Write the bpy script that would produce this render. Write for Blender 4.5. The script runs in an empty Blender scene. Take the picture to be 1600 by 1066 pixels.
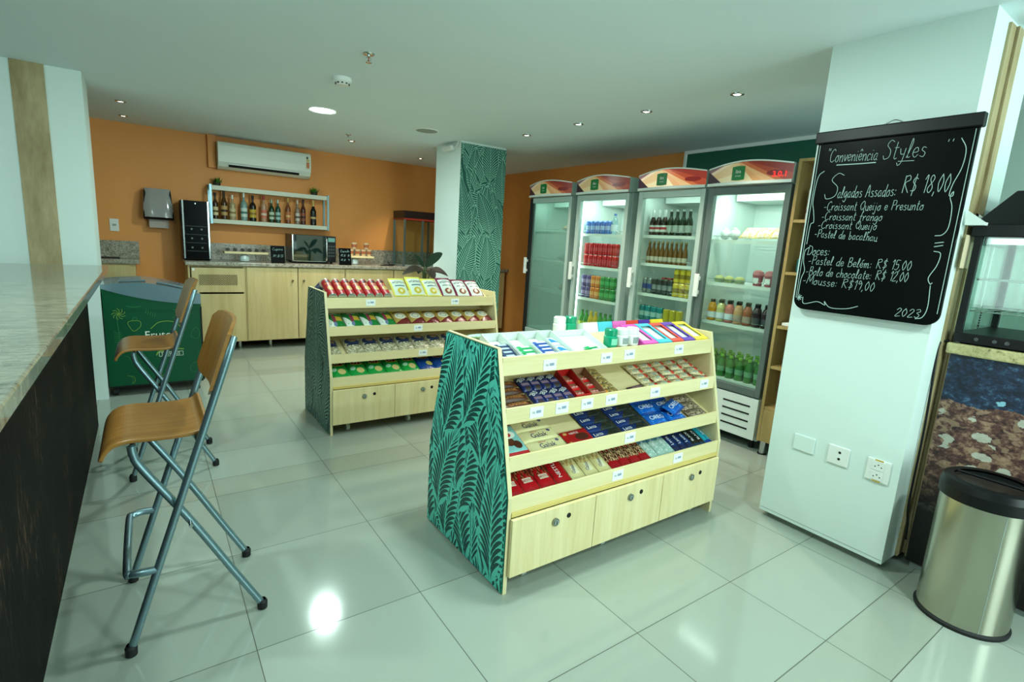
import bpy, math, random
from mathutils import Matrix, Vector
random.seed(7)
PI = math.pi
scene = bpy.context.scene
C = bpy.context.collection

# ---------------------------------------------------------------- camera, world, light, exposure
cam_data = bpy.data.cameras.new('camera')
cam_data.sensor_width = 36.0
cam_data.lens = 18.284
cam_data.clip_start = 0.02
camera = bpy.data.objects.new('camera', cam_data)
C.objects.link(camera)
cr = Vector((0.82019022, -0.56890421, 0.06029933))
cu = Vector((0.05646774, 0.18539218, 0.98104084))
cd = Vector((0.56929729, 0.80123514, -0.18418158))
camera.matrix_world = Matrix(((cr.x, cu.x, -cd.x, 0), (cr.y, cu.y, -cd.y, 0), (cr.z, cu.z, -cd.z, 1.4078), (0, 0, 0, 1)))
scene.camera = camera

world = bpy.data.worlds.new('world')
scene.world = world
world.use_nodes = True
bg = world.node_tree.nodes['Background']
bg.inputs[0].default_value = (0.62, 0.85, 0.78, 1)
bg.inputs[1].default_value = 0.15

def area_light(name, loc, rot, sx, sy, power, col, shape='RECTANGLE'):
    l = bpy.data.lights.new(name, 'AREA'); l.shape = shape; l.size = sx; l.size_y = sy
    l.energy = power; l.color = col
    o = bpy.data.objects.new(name, l); o.location = loc; o.rotation_euler = rot; C.objects.link(o)
    return o
DAY = (0.74, 1.0, 0.95)
area_light('daylight_south', (2.95, -2.75, 1.42), (math.radians(90), 0, math.radians(4)), 2.7, 1.95, 150, DAY)
area_light('daylight_west', (-4.2, 0.3, 1.65), (math.radians(90), 0, math.radians(-90)), 4.3, 1.45, 66, DAY)

scene.view_settings.view_transform = 'Standard'
scene.view_settings.look = 'None'
scene.view_settings.gamma = 1.0
scene.view_settings.use_curve_mapping = False
scene.view_settings.exposure = 0.28
scene.cycles.use_denoising = True
scene.cycles.max_bounces = 8
scene.cycles.transparent_max_bounces = 16
scene.cycles.sample_clamp_indirect = 6.0

# ---------------------------------------------------------------- materials
def lin(c):
    c = c / 255.0
    return c / 12.92 if c <= 0.04045 else ((c + 0.055) / 1.055) ** 2.4
def rgb(r, g=None, b=None):
    if g is None:
        h = r.lstrip('#'); r, g, b = int(h[0:2], 16), int(h[2:4], 16), int(h[4:6], 16)
    return (lin(r), lin(g), lin(b), 1)
_mats = {}
def mat(name, color, rough=0.5, metal=0.0, emit=None, estr=1.0, spec=0.5, coat=0.0, alpha=None):
    if name in _mats: return _mats[name]
    m = bpy.data.materials.new(name); m.use_nodes = True
    b = m.node_tree.nodes['Principled BSDF']
    b.inputs['Base Color'].default_value = rgb(color) if isinstance(color, str) else color
    b.inputs['Roughness'].default_value = rough
    b.inputs['Metallic'].default_value = metal
    b.inputs['Specular IOR Level'].default_value = spec
    b.inputs['Coat Weight'].default_value = coat
    if emit:
        b.inputs['Emission Color'].default_value = rgb(emit) if isinstance(emit, str) else emit
        b.inputs['Emission Strength'].default_value = estr
    _mats[name] = m
    return m
class NT:
    """tiny node helper"""
    def __init__(self, m):
        self.t = m.node_tree; self.n = self.t.nodes; self.l = self.t.links
        self.b = self.n.get('Principled BSDF')
    def new(self, typ, **kw):
        x = self.n.new(typ)
        for k, v in kw.items(): setattr(x, k, v)
        return x
    def put(self, sock, v):
        if hasattr(v, 'links'): self.l.new(v, sock)
        else: sock.default_value = v
    def math(self, op, a, b=0.0, c=None):
        x = self.new('ShaderNodeMath', operation=op)
        self.put(x.inputs[0], a); self.put(x.inputs[1], b)
        if c is not None: self.put(x.inputs[2], c)
        return x.outputs[0]
    def mix(self, f, a, b):
        x = self.new('ShaderNodeMix', data_type='RGBA')
        self.put(x.inputs[0], f); self.put(x.inputs[6], a); self.put(x.inputs[7], b)
        return x.outputs[2]
    def ramp(self, f, stops, interp='LINEAR'):
        x = self.new('ShaderNodeValToRGB'); r = x.color_ramp; r.interpolation = interp
        while len(r.elements) < len(stops): r.elements.new(0.5)
        for e, (p, c) in zip(r.elements, stops): e.position = p; e.color = c
        self.put(x.inputs[0], f)
        return x.outputs[0]
    def obj(self, scale=(1, 1, 1), kind='Object'):
        tc = self.new('ShaderNodeTexCoord'); mp = self.new('ShaderNodeMapping')
        mp.inputs['Scale'].default_value = scale
        self.l.new(tc.outputs[kind], mp.inputs[0]); return mp.outputs[0]
    def noise(self, vec, scale, detail=4, rough=0.5):
        x = self.new('ShaderNodeTexNoise'); self.put(x.inputs['Vector'], vec)
        x.inputs['Scale'].default_value = scale; x.inputs['Detail'].default_value = detail; x.inputs['Roughness'].default_value = rough
        return x.outputs['Fac']
    def bump(self, h, strength=0.2, dist=0.01):
        x = self.new('ShaderNodeBump'); x.inputs['Strength'].default_value = strength; x.inputs['Distance'].default_value = dist
        self.put(x.inputs['Height'], h); self.l.new(x.outputs[0], self.b.inputs['Normal'])
def g4(v): return (v, v, v, 1)

def wood(name, c1, c2, stretch=(1, 1, 14), scale=3.0, rough=0.45):
    if name in _mats: return _mats[name]
    m = mat(name, c1, rough); t = NT(m)
    v = t.obj(stretch)
    n = t.noise(v, scale, 5, 0.6)
    n2 = t.noise(v, scale * 6, 3, 0.6)
    f = t.math('ADD', t.math('MULTIPLY', n, 0.75), t.math('MULTIPLY', n2, 0.25))
    col = t.ramp(f, [(0.32, rgb(c2)), (0.62, rgb(c1))])
    t.l.new(col, t.b.inputs['Base Color'])
    return m
def paint(name, c, rough=0.6, var=0.06, scale=1.5):
    if name in _mats: return _mats[name]
    m = mat(name, c, rough); t = NT(m)
    n = t.noise(t.obj(), scale, 3)
    base = rgb(c); dark = tuple(x * (1 - var * 2) for x in base[:3]) + (1,)
    t.l.new(t.mix(n, dark, base), t.b.inputs['Base Color'])
    return m
def granite(name, light, mid, dark, scale=60, rough=0.12, stretch=(1, 1, 1)):
    m = mat(name, mid, rough); t = NT(m); v = t.obj(stretch)
    n1 = t.noise(v, scale, 6, 0.7); n2 = t.noise(v, scale * 0.3, 4, 0.6)
    f = t.math('ADD', t.math('MULTIPLY', n1, 0.7), t.math('MULTIPLY', n2, 0.3))
    t.l.new(t.ramp(f, [(0.36, rgb(dark)), (0.46, rgb(mid)), (0.60, rgb(light))]), t.b.inputs['Base Color'])
    return m
def glass(name, tint=(0.93, 1.0, 0.97, 1), gloss=0.06, rough=0.02, fog=0.0):
    if name in _mats: return _mats[name]
    m = bpy.data.materials.new(name); m.use_nodes = True
    nt = m.node_tree; nt.nodes.remove(nt.nodes['Principled BSDF'])
    out = nt.nodes['Material Output']
    tr = nt.nodes.new('ShaderNodeBsdfTransparent'); tr.inputs[0].default_value = tint
    gl = nt.nodes.new('ShaderNodeBsdfGlossy'); gl.inputs['Roughness'].default_value = rough
    lw = nt.nodes.new('ShaderNodeLayerWeight'); lw.inputs[0].default_value = 0.5
    pw = nt.nodes.new('ShaderNodeMath'); pw.operation = 'POWER'; pw.inputs[1].default_value = 4.0; nt.links.new(lw.outputs['Facing'], pw.inputs[0])
    fr = nt.nodes.new('ShaderNodeMath'); fr.operation = 'MULTIPLY_ADD'; fr.inputs[1].default_value = 0.7; fr.inputs[2].default_value = gloss; nt.links.new(pw.outputs[0], fr.inputs[0])
    mx = nt.nodes.new('ShaderNodeMixShader')
    nt.links.new(fr.outputs[0], mx.inputs[0]); nt.links.new(tr.outputs[0], mx.inputs[1]); nt.links.new(gl.outputs[0], mx.inputs[2])
    last = mx
    if fog:
        df = nt.nodes.new('ShaderNodeBsdfDiffuse'); df.inputs[0].default_value = (0.42, 0.58, 0.52, 1)
        last = nt.nodes.new('ShaderNodeMixShader'); last.inputs[0].default_value = fog
        nt.links.new(mx.outputs[0], last.inputs[1]); nt.links.new(df.outputs[0], last.inputs[2])
    nt.links.new(last.outputs[0], out.inputs[0])
    _mats[name] = m
    return m
def pack(name, base, shapes=(), rough=0.3, ax=('X', 'Y'), crinkle=0.0):
    """printed packaging: flat shapes over a base colour in the object's own 0..1 box.
    ('rect',u0,v0,u1,v1,col) ('ell',u,v,ru,rv,col) ('diag',a,b,c,col) ('noise',scale,thr,col[,v0,v1]) ('wave',v0,amp,freq,col)"""
    if name in _mats: return _mats[name]
    m = mat(name, base, rough); t = NT(m)
    tc = t.new('ShaderNodeTexCoord'); sp = t.new('ShaderNodeSeparateXYZ'); t.l.new(tc.outputs['Generated'], sp.inputs[0])
    u, v = sp.outputs[ax[0]], sp.outputs[ax[1]]
    col = rgb(base)
    for s in shapes:
        k = s[0]
        if k == 'rect':
            f = t.math('MULTIPLY', t.math('MULTIPLY', t.math('GREATER_THAN', u, s[1]), t.math('LESS_THAN', u, s[3])),
                       t.math('MULTIPLY', t.math('GREATER_THAN', v, s[2]), t.math('LESS_THAN', v, s[4])))
            c = s[5]
        elif k == 'ell':
            a = t.math('POWER', t.math('ABSOLUTE', t.math('DIVIDE', t.math('SUBTRACT', u, s[1]), s[3])), 2.0)
            b = t.math('POWER', t.math('ABSOLUTE', t.math('DIVIDE', t.math('SUBTRACT', v, s[2]), s[4])), 2.0)
            f = t.math('LESS_THAN', t.math('ADD', a, b), 1.0); c = s[5]
        elif k == 'diag':
            f = t.math('GREATER_THAN', t.math('ADD', t.math('MULTIPLY', u, s[1]), t.math('MULTIPLY', v, s[2])), s[3]); c = s[4]
        elif k == 'wave':
            w = t.math('ADD', s[1], t.math('MULTIPLY', t.math('SINE', t.math('MULTIPLY', u, s[3])), s[2]))
            f = t.math('LESS_THAN', v, w); c = s[4]
        elif k == 'noise':
            f = t.math('GREATER_THAN', t.noise(tc.outputs['Generated'], s[1], 2), s[2]); c = s[3]
            if len(s) > 4:
                f = t.math('MULTIPLY', f, t.math('MULTIPLY', t.math('GREATER_THAN', v, s[4]), t.math('LESS_THAN', v, s[5])))
        col = t.mix(f, col, rgb(c))
    if hasattr(col, 'links'): t.l.new(col, t.b.inputs['Base Color'])
    if crinkle: t.bump(t.noise(tc.outputs['Generated'], 9, 3), crinkle, 0.004)
    return m

DIM = paint('ambient_cut_grey', '#525d58', 0.6, 0.03)  # dark tone of the unseen walls, chosen to cut ambient light
WHITE = paint('white_paint', '#dbebe6', 0.5, 0.02)
CEIL = paint('ceiling_paint', '#e2f0f4', 0.75, 0.03)
ORANGE = paint('orange_paint', '#ec9d50', 0.55, 0.04)
GREENWALL = paint('green_paint', '#0c5a45', 0.5, 0.05)
TEALWALL = paint('pale_teal_paint', '#b9cfc6', 0.6, 0.03)
BEIGEWOOD = wood('beige_wood', '#b3a27a', '#8d7a52', (1, 1, 0.25), 9, 0.5)
PALE = wood('pale_ash_wood', '#ebddac', '#d9c78e', (9, 9, 0.6), 2.2, 0.42)
PALE_E = mat('pale_wood_edge', '#dfd3a4', 0.5)
PALE_H = wood('pale_ash_wood_level', '#ebddac', '#dfcf98', (0.6, 9, 9), 2.2, 0.42)
CABW = wood('cabinet_wood', '#d3c08c', '#bda76f', (7, 7, 0.5), 2.0, 0.4)
SHELFW = wood('shelf_unit_wood', '#b59a62', '#937a48', (1, 1, 0.2), 9, 0.5)
SEATW = wood('beech_plywood', '#94682f', '#785020', (0.5, 8, 1), 6, 0.33)
BLACK = mat('black_plastic', '#08090a', 0.4, spec=0.3)
RUBBER = mat('black_rubber', '#0d0f0f', 0.7)
DARK = mat('dark_gap', '#050607', 0.8)
SILVER = mat('silver_tube', '#86a2ab', 0.33, 0.85)
CHROME = mat('chrome', '#c9cfcf', 0.15, 1.0)
WHITEP = mat('white_plastic', '#e6ebe6', 0.35)
GREYP = mat('grey_plastic', '#9aa7a2', 0.4)
PAPER = mat('white_paper', '#eef2f0', 0.7)
CHALK = mat('chalk', '#a9c4bc', 0.9)
INK = mat('dark_ink', '#22324a', 0.7)
GRAN = granite('grey_granite', '#b9b3a2', '#8d8879', '#3f3c36', 60, 0.25)
GRANTOP = granite('bar_granite', '#93917f', '#77766a', '#4c483c', 26, 0.08, (1.0, 2.6, 1))
GRANY = granite('yellow_granite', '#c9bd8c', '#b3a878', '#4a4534', 55, 0.25)
GLASS = glass('clear_glass')
# ---------------------------------------------------------------- mesh building
def cr_pts(pts, n=6, closed=False):
    """Catmull-Rom through points (any dimension)"""
    P = [Vector(p) for p in pts]
    if len(P) < 3: return P
    out = []
    N = len(P)
    for i in range(N if closed else N - 1):
        p1, p2 = P[i], P[(i + 1) % N]
        p0 = P[(i - 1) % N] if (closed or i > 0) else p1 * 2 - p2
        p3 = P[(i + 2) % N] if (closed or i + 2 < N) else p2 * 2 - p1
        for k in range(n):
            t = k / n
            out.append(0.5 * ((2 * p1) + (p2 - p0) * t + (2 * p0 - 5 * p1 + 4 * p2 - p3) * t * t + (3 * p1 - p0 - 3 * p2 + p3) * t ** 3))
    if not closed: out.append(P[-1])
    return out
_text_cache = {}
def text_mesh(s):
    """flat text, height 1 for capitals, centred; returns verts, faces"""
    if s in _text_cache: return _text_cache[s]
    cu_ = bpy.data.curves.new('t', 'FONT'); cu_.body = s; cu_.align_x = 'CENTER'; cu_.size = 1.0; cu_.resolution_u = 3
    o = bpy.data.objects.new('t', cu_); C.objects.link(o)
    dg = bpy.context.evaluated_depsgraph_get()
    me = bpy.data.meshes.new_from_object(o.evaluated_get(dg))
    vs = [(v.co.x, v.co.y) for v in me.vertices]; fs = [tuple(p.vertices) for p in me.polygons]
    bpy.data.objects.remove(o); bpy.data.curves.remove(cu_); bpy.data.meshes.remove(me)
    if vs:
        x0 = min(v[0] for v in vs); x1 = max(v[0] for v in vs)
        vs = [((x - (x0 + x1) / 2) / 0.7, y / 0.7) for x, y in vs]
    _text_cache[s] = (vs, fs)
    return vs, fs
class B:
    def __init__(self): self.v = []; self.f = []; self.mi = []; self.sm = []; self.T = None; self.m = []
    def slot(self, m):
        if m not in self.m: self.m.append(m)
        return self.m.index(m)
    def add(self, vs, fs, m, smooth=False):
        o = len(self.v); i = self.slot(m)
        if self.T is not None: vs = [self.T @ Vector(p) for p in vs]
        self.v += [tuple(p) for p in vs]
        for f in fs: self.f.append(tuple(o + k for k in f)); self.mi.append(i); self.sm.append(smooth)
        return self
    def box(self, a, b, m):
        x0, y0, z0 = a; x1, y1, z1 = b
        x0, x1 = min(x0, x1), max(x0, x1); y0, y1 = min(y0, y1), max(y0, y1); z0, z1 = min(z0, z1), max(z0, z1)
        vs = [(x, y, z) for z in (z0, z1) for y in (y0, y1) for x in (x0, x1)]
        return self.add(vs, [(0, 2, 3, 1), (4, 5, 7, 6), (0, 1, 5, 4), (2, 6, 7, 3), (0, 4, 6, 2), (1, 3, 7, 5)], m)
    def cbox(self, c, s, m): return self.box([c[i] - s[i] / 2 for i in range(3)], [c[i] + s[i] / 2 for i in range(3)], m)
    def prism(self, poly, axis, a, b, m, smooth=False):
        """extrude a 2D polygon along axis from a to b"""
        def P(p, k):
            return {'x': (k, p[0], p[1]), 'y': (p[0], k, p[1]), 'z': (p[0], p[1], k)}[axis]
        n = len(poly)
        area = sum(poly[i][0] * poly[(i + 1) % n][1] - poly[(i + 1) % n][0] * poly[i][1] for i in range(n))
        flip = (area < 0) != (axis == 'y')
        if flip: poly = list(reversed(poly))
        if a > b: a, b = b, a
        vs = [P(p, a) for p in poly] + [P(p, b) for p in poly]
        self.add(vs, [tuple(reversed(range(n))), tuple(range(n, 2 * n))], m)
        return self.add(vs, [(i, (i + 1) % n, n + (i + 1) % n, n + i) for i in range(n)], m, smooth)
    def lathe(self, prof, m, n=16, c=(0, 0, 0), smooth=True):
        """prof: (r, z[, material]) from bottom to top; the material of a ring covers the band above it"""
        cur = m
        for (p, q) in zip(prof, prof[1:]):
            if len(p) > 2: cur = p[2]
            vs = []
            for r, z in (p[:2], q[:2]):
                for k in range(n):
                    a = 2 * PI * k / n; vs.append((c[0] + r * math.cos(a), c[1] + r * math.sin(a), c[2] + z))
            self.add(vs, [(k, (k + 1) % n, n + (k + 1) % n, n + k) for k in range(n)], cur, smooth)
        return self
    def disc(self, c, r, m, n=16, ax='z', up=1):
        vs = []
        for k in range(n):
            a = 2 * PI * k / n * up; p, q = r * math.cos(a), r * math.sin(a)
            vs.append({'z': (c[0] + p, c[1] + q, c[2]), 'y': (c[0] + q, c[1], c[2] + p), 'x': (c[0], c[1] + p, c[2] + q)}[ax])
        return self.add(vs, [tuple(range(n))], m)
    def tube(self, pts, r, m, n=8, closed=False, caps=True):
        P = [Vector(p) for p in pts]; N = len(P)
        rr = r if isinstance(r, (list, tuple)) else [r] * N
        vs = []; up = None
        for i in range(N):
            d = (P[(i + 1) % N] - P[(i - 1) % N]) if closed else (P[min(i + 1, N - 1)] - P[max(i - 1, 0)])
            d.normalize()
            if up is None:
                up = Vector((0, 0, 1)) if abs(d.z) < 0.9 else Vector((1, 0, 0))
            side = d.cross(up).normalized(); up = side.cross(d).normalized()
            for k in range(n):
                a = 2 * PI * k / n; vs.append(P[i] + (side * math.cos(a) + up * math.sin(a)) * rr[i])
        fs = []
        for i in range(N if closed else N - 1):
            j = (i + 1) % N
            for k in range(n): fs.append((i * n + k, i * n + (k + 1) % n, j * n + (k + 1) % n, j * n + k))
        self.add(vs, [tuple(reversed(f)) for f in fs], m, True)
        if caps and not closed:
            self.add(vs[:n], [tuple(range(n))], m); self.add(vs[-n:], [tuple(reversed(range(n)))], m)
        return self
    def cyl(self, p, q, r, m, n=12): return self.tube([p, q], r, m, n)
    def sphere(self, c, r, m, n=12, k=8, sz=(1, 1, 1)):
        prof = [(r * math.sin(PI * i / k), -r * math.cos(PI * i / k)) for i in range(k + 1)]
        vs = []; fs = []
        for (rr, z) in prof:
            for j in range(n):
                a = 2 * PI * j / n; vs.append((c[0] + rr * math.cos(a) * sz[0], c[1] + rr * math.sin(a) * sz[1], c[2] + z * sz[2]))
        for i in range(k):
            for j in range(n): fs.append((i * n + j, i * n + (j + 1) % n, (i + 1) * n + (j + 1) % n, (i + 1) * n + j))
        return self.add(vs, fs, m, True)
    def grid(self, fn, nu, nv, m, smooth=True, flip=False, mf=None):
        vs = [fn(i / nu, j / nv) for j in range(nv + 1) for i in range(nu + 1)]
        fs = []
        for j in range(nv):
            for i in range(nu):
                a = j * (nu + 1) + i; q = (a, a + 1, a + nu + 2, a + nu + 1)
                fs.append(tuple(reversed(q)) if flip else q)
        return self.add(vs, fs, m, smooth)
    def text(self, s, o, xd, yd, h, m, wmax=None, warp=None):
        vs, fs = text_mesh(s)
        if not vs: return self
        o, xd, yd = Vector(o), Vector(xd), Vector(yd); w = max(v[0] for v in vs) - min(v[0] for v in vs)
        kx = min(1.0, wmax / (w * h)) if wmax else 1.0
        out = []
        for x, y in vs:
            p = o + xd * (x * h * kx) + yd * (y * h)
            if warp: p = warp(p)
            out.append(p)
        return self.add(out, fs, m)
    def ribbon(self, pts, w, nrm, m):
        """flat stroke of width w along points lying in a plane of normal nrm"""
        P = [Vector(p) for p in pts]; nrm = Vector(nrm)
        vs = []
        for i in range(len(P)):
            d = P[min(i + 1, len(P) - 1)] - P[max(i - 1, 0)]
            if d.length < 1e-9: d = Vector((0, 0, 1))
            s = nrm.cross(d.normalized()) * (w / 2); vs += [P[i] - s, P[i] + s]
        return self.add(vs, [(2 * i, 2 * i + 2, 2 * i + 3, 2 * i + 1) for i in range(len(P) - 1)], m)
    def mesh(self, name):
        me = bpy.data.meshes.new(name); me.from_pydata(self.v, [], self.f)
        for m in self.m: me.materials.append(m)
        me.polygons.foreach_set('material_index', self.mi); me.polygons.foreach_set('use_smooth', self.sm)
        me.update()
        return me
    def done(self, name, parent=None, bevel=0, loc=None, label=None, **kw):
        o = bpy.data.objects.new(name, self.mesh(name)); C.objects.link(o)
        if parent: o.parent = parent
        if loc: o.location = loc
        if bevel:
            bv = o.modifiers.new('bevel', 'BEVEL'); bv.width = bevel; bv.segments = 2; bv.limit_method = 'ANGLE'; bv.angle_limit = math.radians(50)
        if label: o['label'] = label
        for k, val in kw.items(): o[k] = val
        return o
def tag(o, label, cat, group=None):
    o['label'] = label; o['category'] = cat
    if group: o['group'] = group
    return o
def thing(name, label, cat, loc=(0, 0, 0), rz=0, group=None):
    o = bpy.data.objects.new(name, None); o.empty_display_size = 0.05; C.objects.link(o)
    o.location = loc; o.rotation_euler = (0, 0, rz)
    return tag(o, label, cat, group)
def struct(b, name, **kw): return b.done(name, kind='structure', **kw)
def place(o, M):
    if isinstance(M, Matrix): o.matrix_world = M
    else: o.location = M
def dup(root, M, label, group=None):
    c = root.copy(); C.objects.link(c); place(c, M)
    c['label'] = label
    if group: c['group'] = group
    for ch in root.children:
        d = ch.copy(); C.objects.link(d); d.parent = c
        for g in ch.children:
            e = g.copy(); C.objects.link(e); e.parent = d
    return c
class Kind:
    """a product: the first one placed is the prototype, the rest are copies of it and of its parts"""
    def __init__(self, make): self.make = make; self.o = None
    def put(self, M, label, group=None):
        if self.o is None:
            self.o = self.make(); self.o['label'] = label
            if group: self.o['group'] = group
            place(self.o, M); return self.o
        return dup(self.o, M, label, group)
ORD = ['first', 'second', 'third', 'fourth', 'fifth', 'sixth', 'seventh', 'eighth', 'ninth', 'tenth', 'eleventh', 'twelfth', 'thirteenth']
# ---------------------------------------------------------------- the setting
def floor_mat():
    m = mat('porcelain_tiles', '#b9bfae', 0.1, spec=0.5); t = NT(m)
    tc = t.new('ShaderNodeTexCoord'); sp = t.new('ShaderNodeSeparateXYZ'); t.l.new(tc.outputs['Object'], sp.inputs[0])
    x = t.math('DIVIDE', t.math('SUBTRACT', sp.outputs[0], 0.2363 - 6.0), 0.6)
    fx = t.math('FRACT', x); ix = t.math('FLOOR', x)
    PY = 2.461
    y = t.math('DIVIDE', t.math('SUBTRACT', sp.outputs[1], 0.693 - 4 * PY), PY)
    fy = t.math('FRACT', y); iy = t.math('FLOOR', y)
    W = 0.0016
    marks = [0.0, 0.401 / PY, 1.018 / PY, 1.637 / PY, 2.245 / PY, 1.0]
    gx = t.math('MAXIMUM', t.math('LESS_THAN', fx, W / 0.6), t.math('GREATER_THAN', fx, 1 - W / 0.6))
    gy = None
    for k in marks:
        d = t.math('LESS_THAN', t.math('ABSOLUTE', t.math('SUBTRACT', fy, k)), W / PY)
        gy = d if gy is None else t.math('MAXIMUM', gy, d)
    grout = t.math('MAXIMUM', gx, gy)
    # which tile: a tone of its own
    row = t.ramp(fy, [(a, g4(i / 6)) for i, a in enumerate(marks[:-1])], 'CONSTANT')
    cv = t.new('ShaderNodeCombineXYZ'); t.l.new(ix, cv.inputs[0]); t.l.new(iy, cv.inputs[1]); t.l.new(row, cv.inputs[2])
    wn = t.new('ShaderNodeTexWhiteNoise', noise_dimensions='3D'); t.l.new(cv.outputs[0], wn.inputs['Vector'])
    tone = t.mix(wn.outputs['Value'], rgb('#929b91'), rgb('#a2aba0'))
    band = t.math('GREATER_THAN', fy, 2.245 / PY)
    tone = t.mix(t.math('MULTIPLY', band, 0.55), tone, rgb('#94988a'))
    n = t.noise(t.obj(), 2.2, 5, 0.6)
    tone = t.mix(t.math('MULTIPLY', n, 0.25), tone, rgb('#98a294'))
    col = t.mix(grout, tone, rgb('#4c5048'))
    t.l.new(col, t.b.inputs['Base Color'])
    r = t.math('ADD', t.math('MULTIPLY', n, 0.06), 0.07)
    t.l.new(t.math('ADD', r, t.math('MULTIPLY', grout, 0.5)), t.b.inputs['Roughness'])
    return m
b = B(); b.box((-4.1, -2.6, -0.1), (4.9, 7.4, 0), floor_mat()); struct(b, 'floor')
b = B(); b.box((-4.1, -2.6, 2.42), (4.9, 7.4, 2.52), CEIL); struct(b, 'ceiling')
b = B(); b.box((-4, 7.2, 0), (4.9, 7.4, 2.42), ORANGE); struct(b, 'wall_back')
b = B(); b.box((4.55, 1.6, 0), (4.9, 7.2, 2.42), ORANGE); struct(b, 'wall_right')
b = B(); b.box((4.55, -2.6, 0), (4.9, 1.6, 2.42), TEALWALL); struct(b, 'wall_right')
b = B(); b.box((4.525, 1.6, 0), (4.55, 3.53, 2.39), GREENWALL); struct(b, 'wall_right')
b = B(); b.box((4.515, 1.6, 2.39), (4.55, 3.56, 2.42), WHITEP); b.box((4.515, 3.53, 0), (4.55, 3.56, 2.39), WHITEP); struct(b, 'trim_1')
# unseen window walls behind and beside the camera, kept dark to cut ambient light
def window_wall(name, axis, k0, k1, a0, a1, z0, z1, lo, hi, posts):
    b = B()
    def bx(u0, u1, w0, w1, m, kk0=k0, kk1=k1):
        if axis == 'y': b.box((u0, kk0, w0), (u1, kk1, w1), m)
        else: b.box((kk0, u0, w0), (kk1, u1, w1), m)
    bx(lo, a0, 0, 2.42, DIM); bx(a1, hi, 0, 2.42, DIM); bx(a0, a1, 0, z0, DIM); bx(a0, a1, z1, 2.42, DIM)
    struct(b, name)
    b = B(); km = (k0 + k1) / 2
    n = posts
    for i in range(n + 1):
        u = a0 + (a1 - a0) * i / n
        bx(u - 0.025 if i else u, u + 0.025 if i < n else u, z0, z1, GREYP, km - 0.03, km + 0.03)
    bx(a0, a1, z0, z0 + 0.04, GREYP, km - 0.03, km + 0.03); bx(a0, a1, z1 - 0.04, z1, GREYP, km - 0.03, km + 0.03)
    struct(b, 'window_1' if axis == 'y' else 'window_2')
window_wall('wall_front', 'y', -2.6, -2.4, 1.5, 4.3, 0.4, 2.4, -4, 4.9, 3)
window_wall('wall_left', 'x', -4.1, -3.9, -1.9, 2.5, 0.9, 2.4, -2.4, 7.2, 4)

# left column with its wooden strip
b = B(); b.box((-1.3, 5.05, 0), (-0.30, 5.5, 2.42), WHITE); b.box((-0.677, 5.042, 0), (-0.50, 5.05, 2.42), BEIGEWOOD)
struct(b, 'column')
# right column: white cladding raised off the floor, wooden strip on the narrow face
b = B(); b.box((2.745, 0.775, 0.035), (3.3, 1.375, 2.42), WHITE); b.box((2.79, 0.80, 0), (3.28, 1.35, 0.036), GREYP)
b.box((2.744, 0.777, 0.052), (2.746, 1.373, 0.0545), GREYP)
b.box((2.90, 0.765, 0.035), (2.965, 0.775, 2.40), BEIGEWOOD); b.box((2.97, 0.755, 0.035), (3.04, 0.775, 2.40), BEIGEWOOD)
b.box((2.965, 0.768, 0.035), (2.97, 0.775, 2.4), DARK)
struct(b, 'column')

# ---- palm-leaf print
def clip(poly, planes):
    for (a, bb, c) in planes:                         # keep a*x + b*y <= c
        out = []
        for i in range(len(poly)):
            p, q = poly[i], poly[(i + 1) % len(poly)]
            dp, dq = a * p[0] + bb * p[1] - c, a * q[0] + bb * q[1] - c
            if dp <= 0: out.append(p)
            if dp * dq < 0:
                t = dp / (dp - dq); out.append((p[0] + t * (q[0] - p[0]), p[1] + t * (q[1] - p[1])))
        poly = out
        if len(poly) < 3: return []
    return poly
def convex_planes(poly):
    n = len(poly); A = sum(poly[i][0] * poly[(i + 1) % n][1] - poly[(i + 1) % n][0] * poly[i][1] for i in range(n))
    if A < 0: poly = poly[::-1]
    pl = []
    for i in range(n):
        (x0, y0), (x1, y1) = poly[i], poly[(i + 1) % n]
        a, bb = (y1 - y0), -(x1 - x0); pl.append((a, bb, a * x0 + bb * y0))
    return pl
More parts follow.
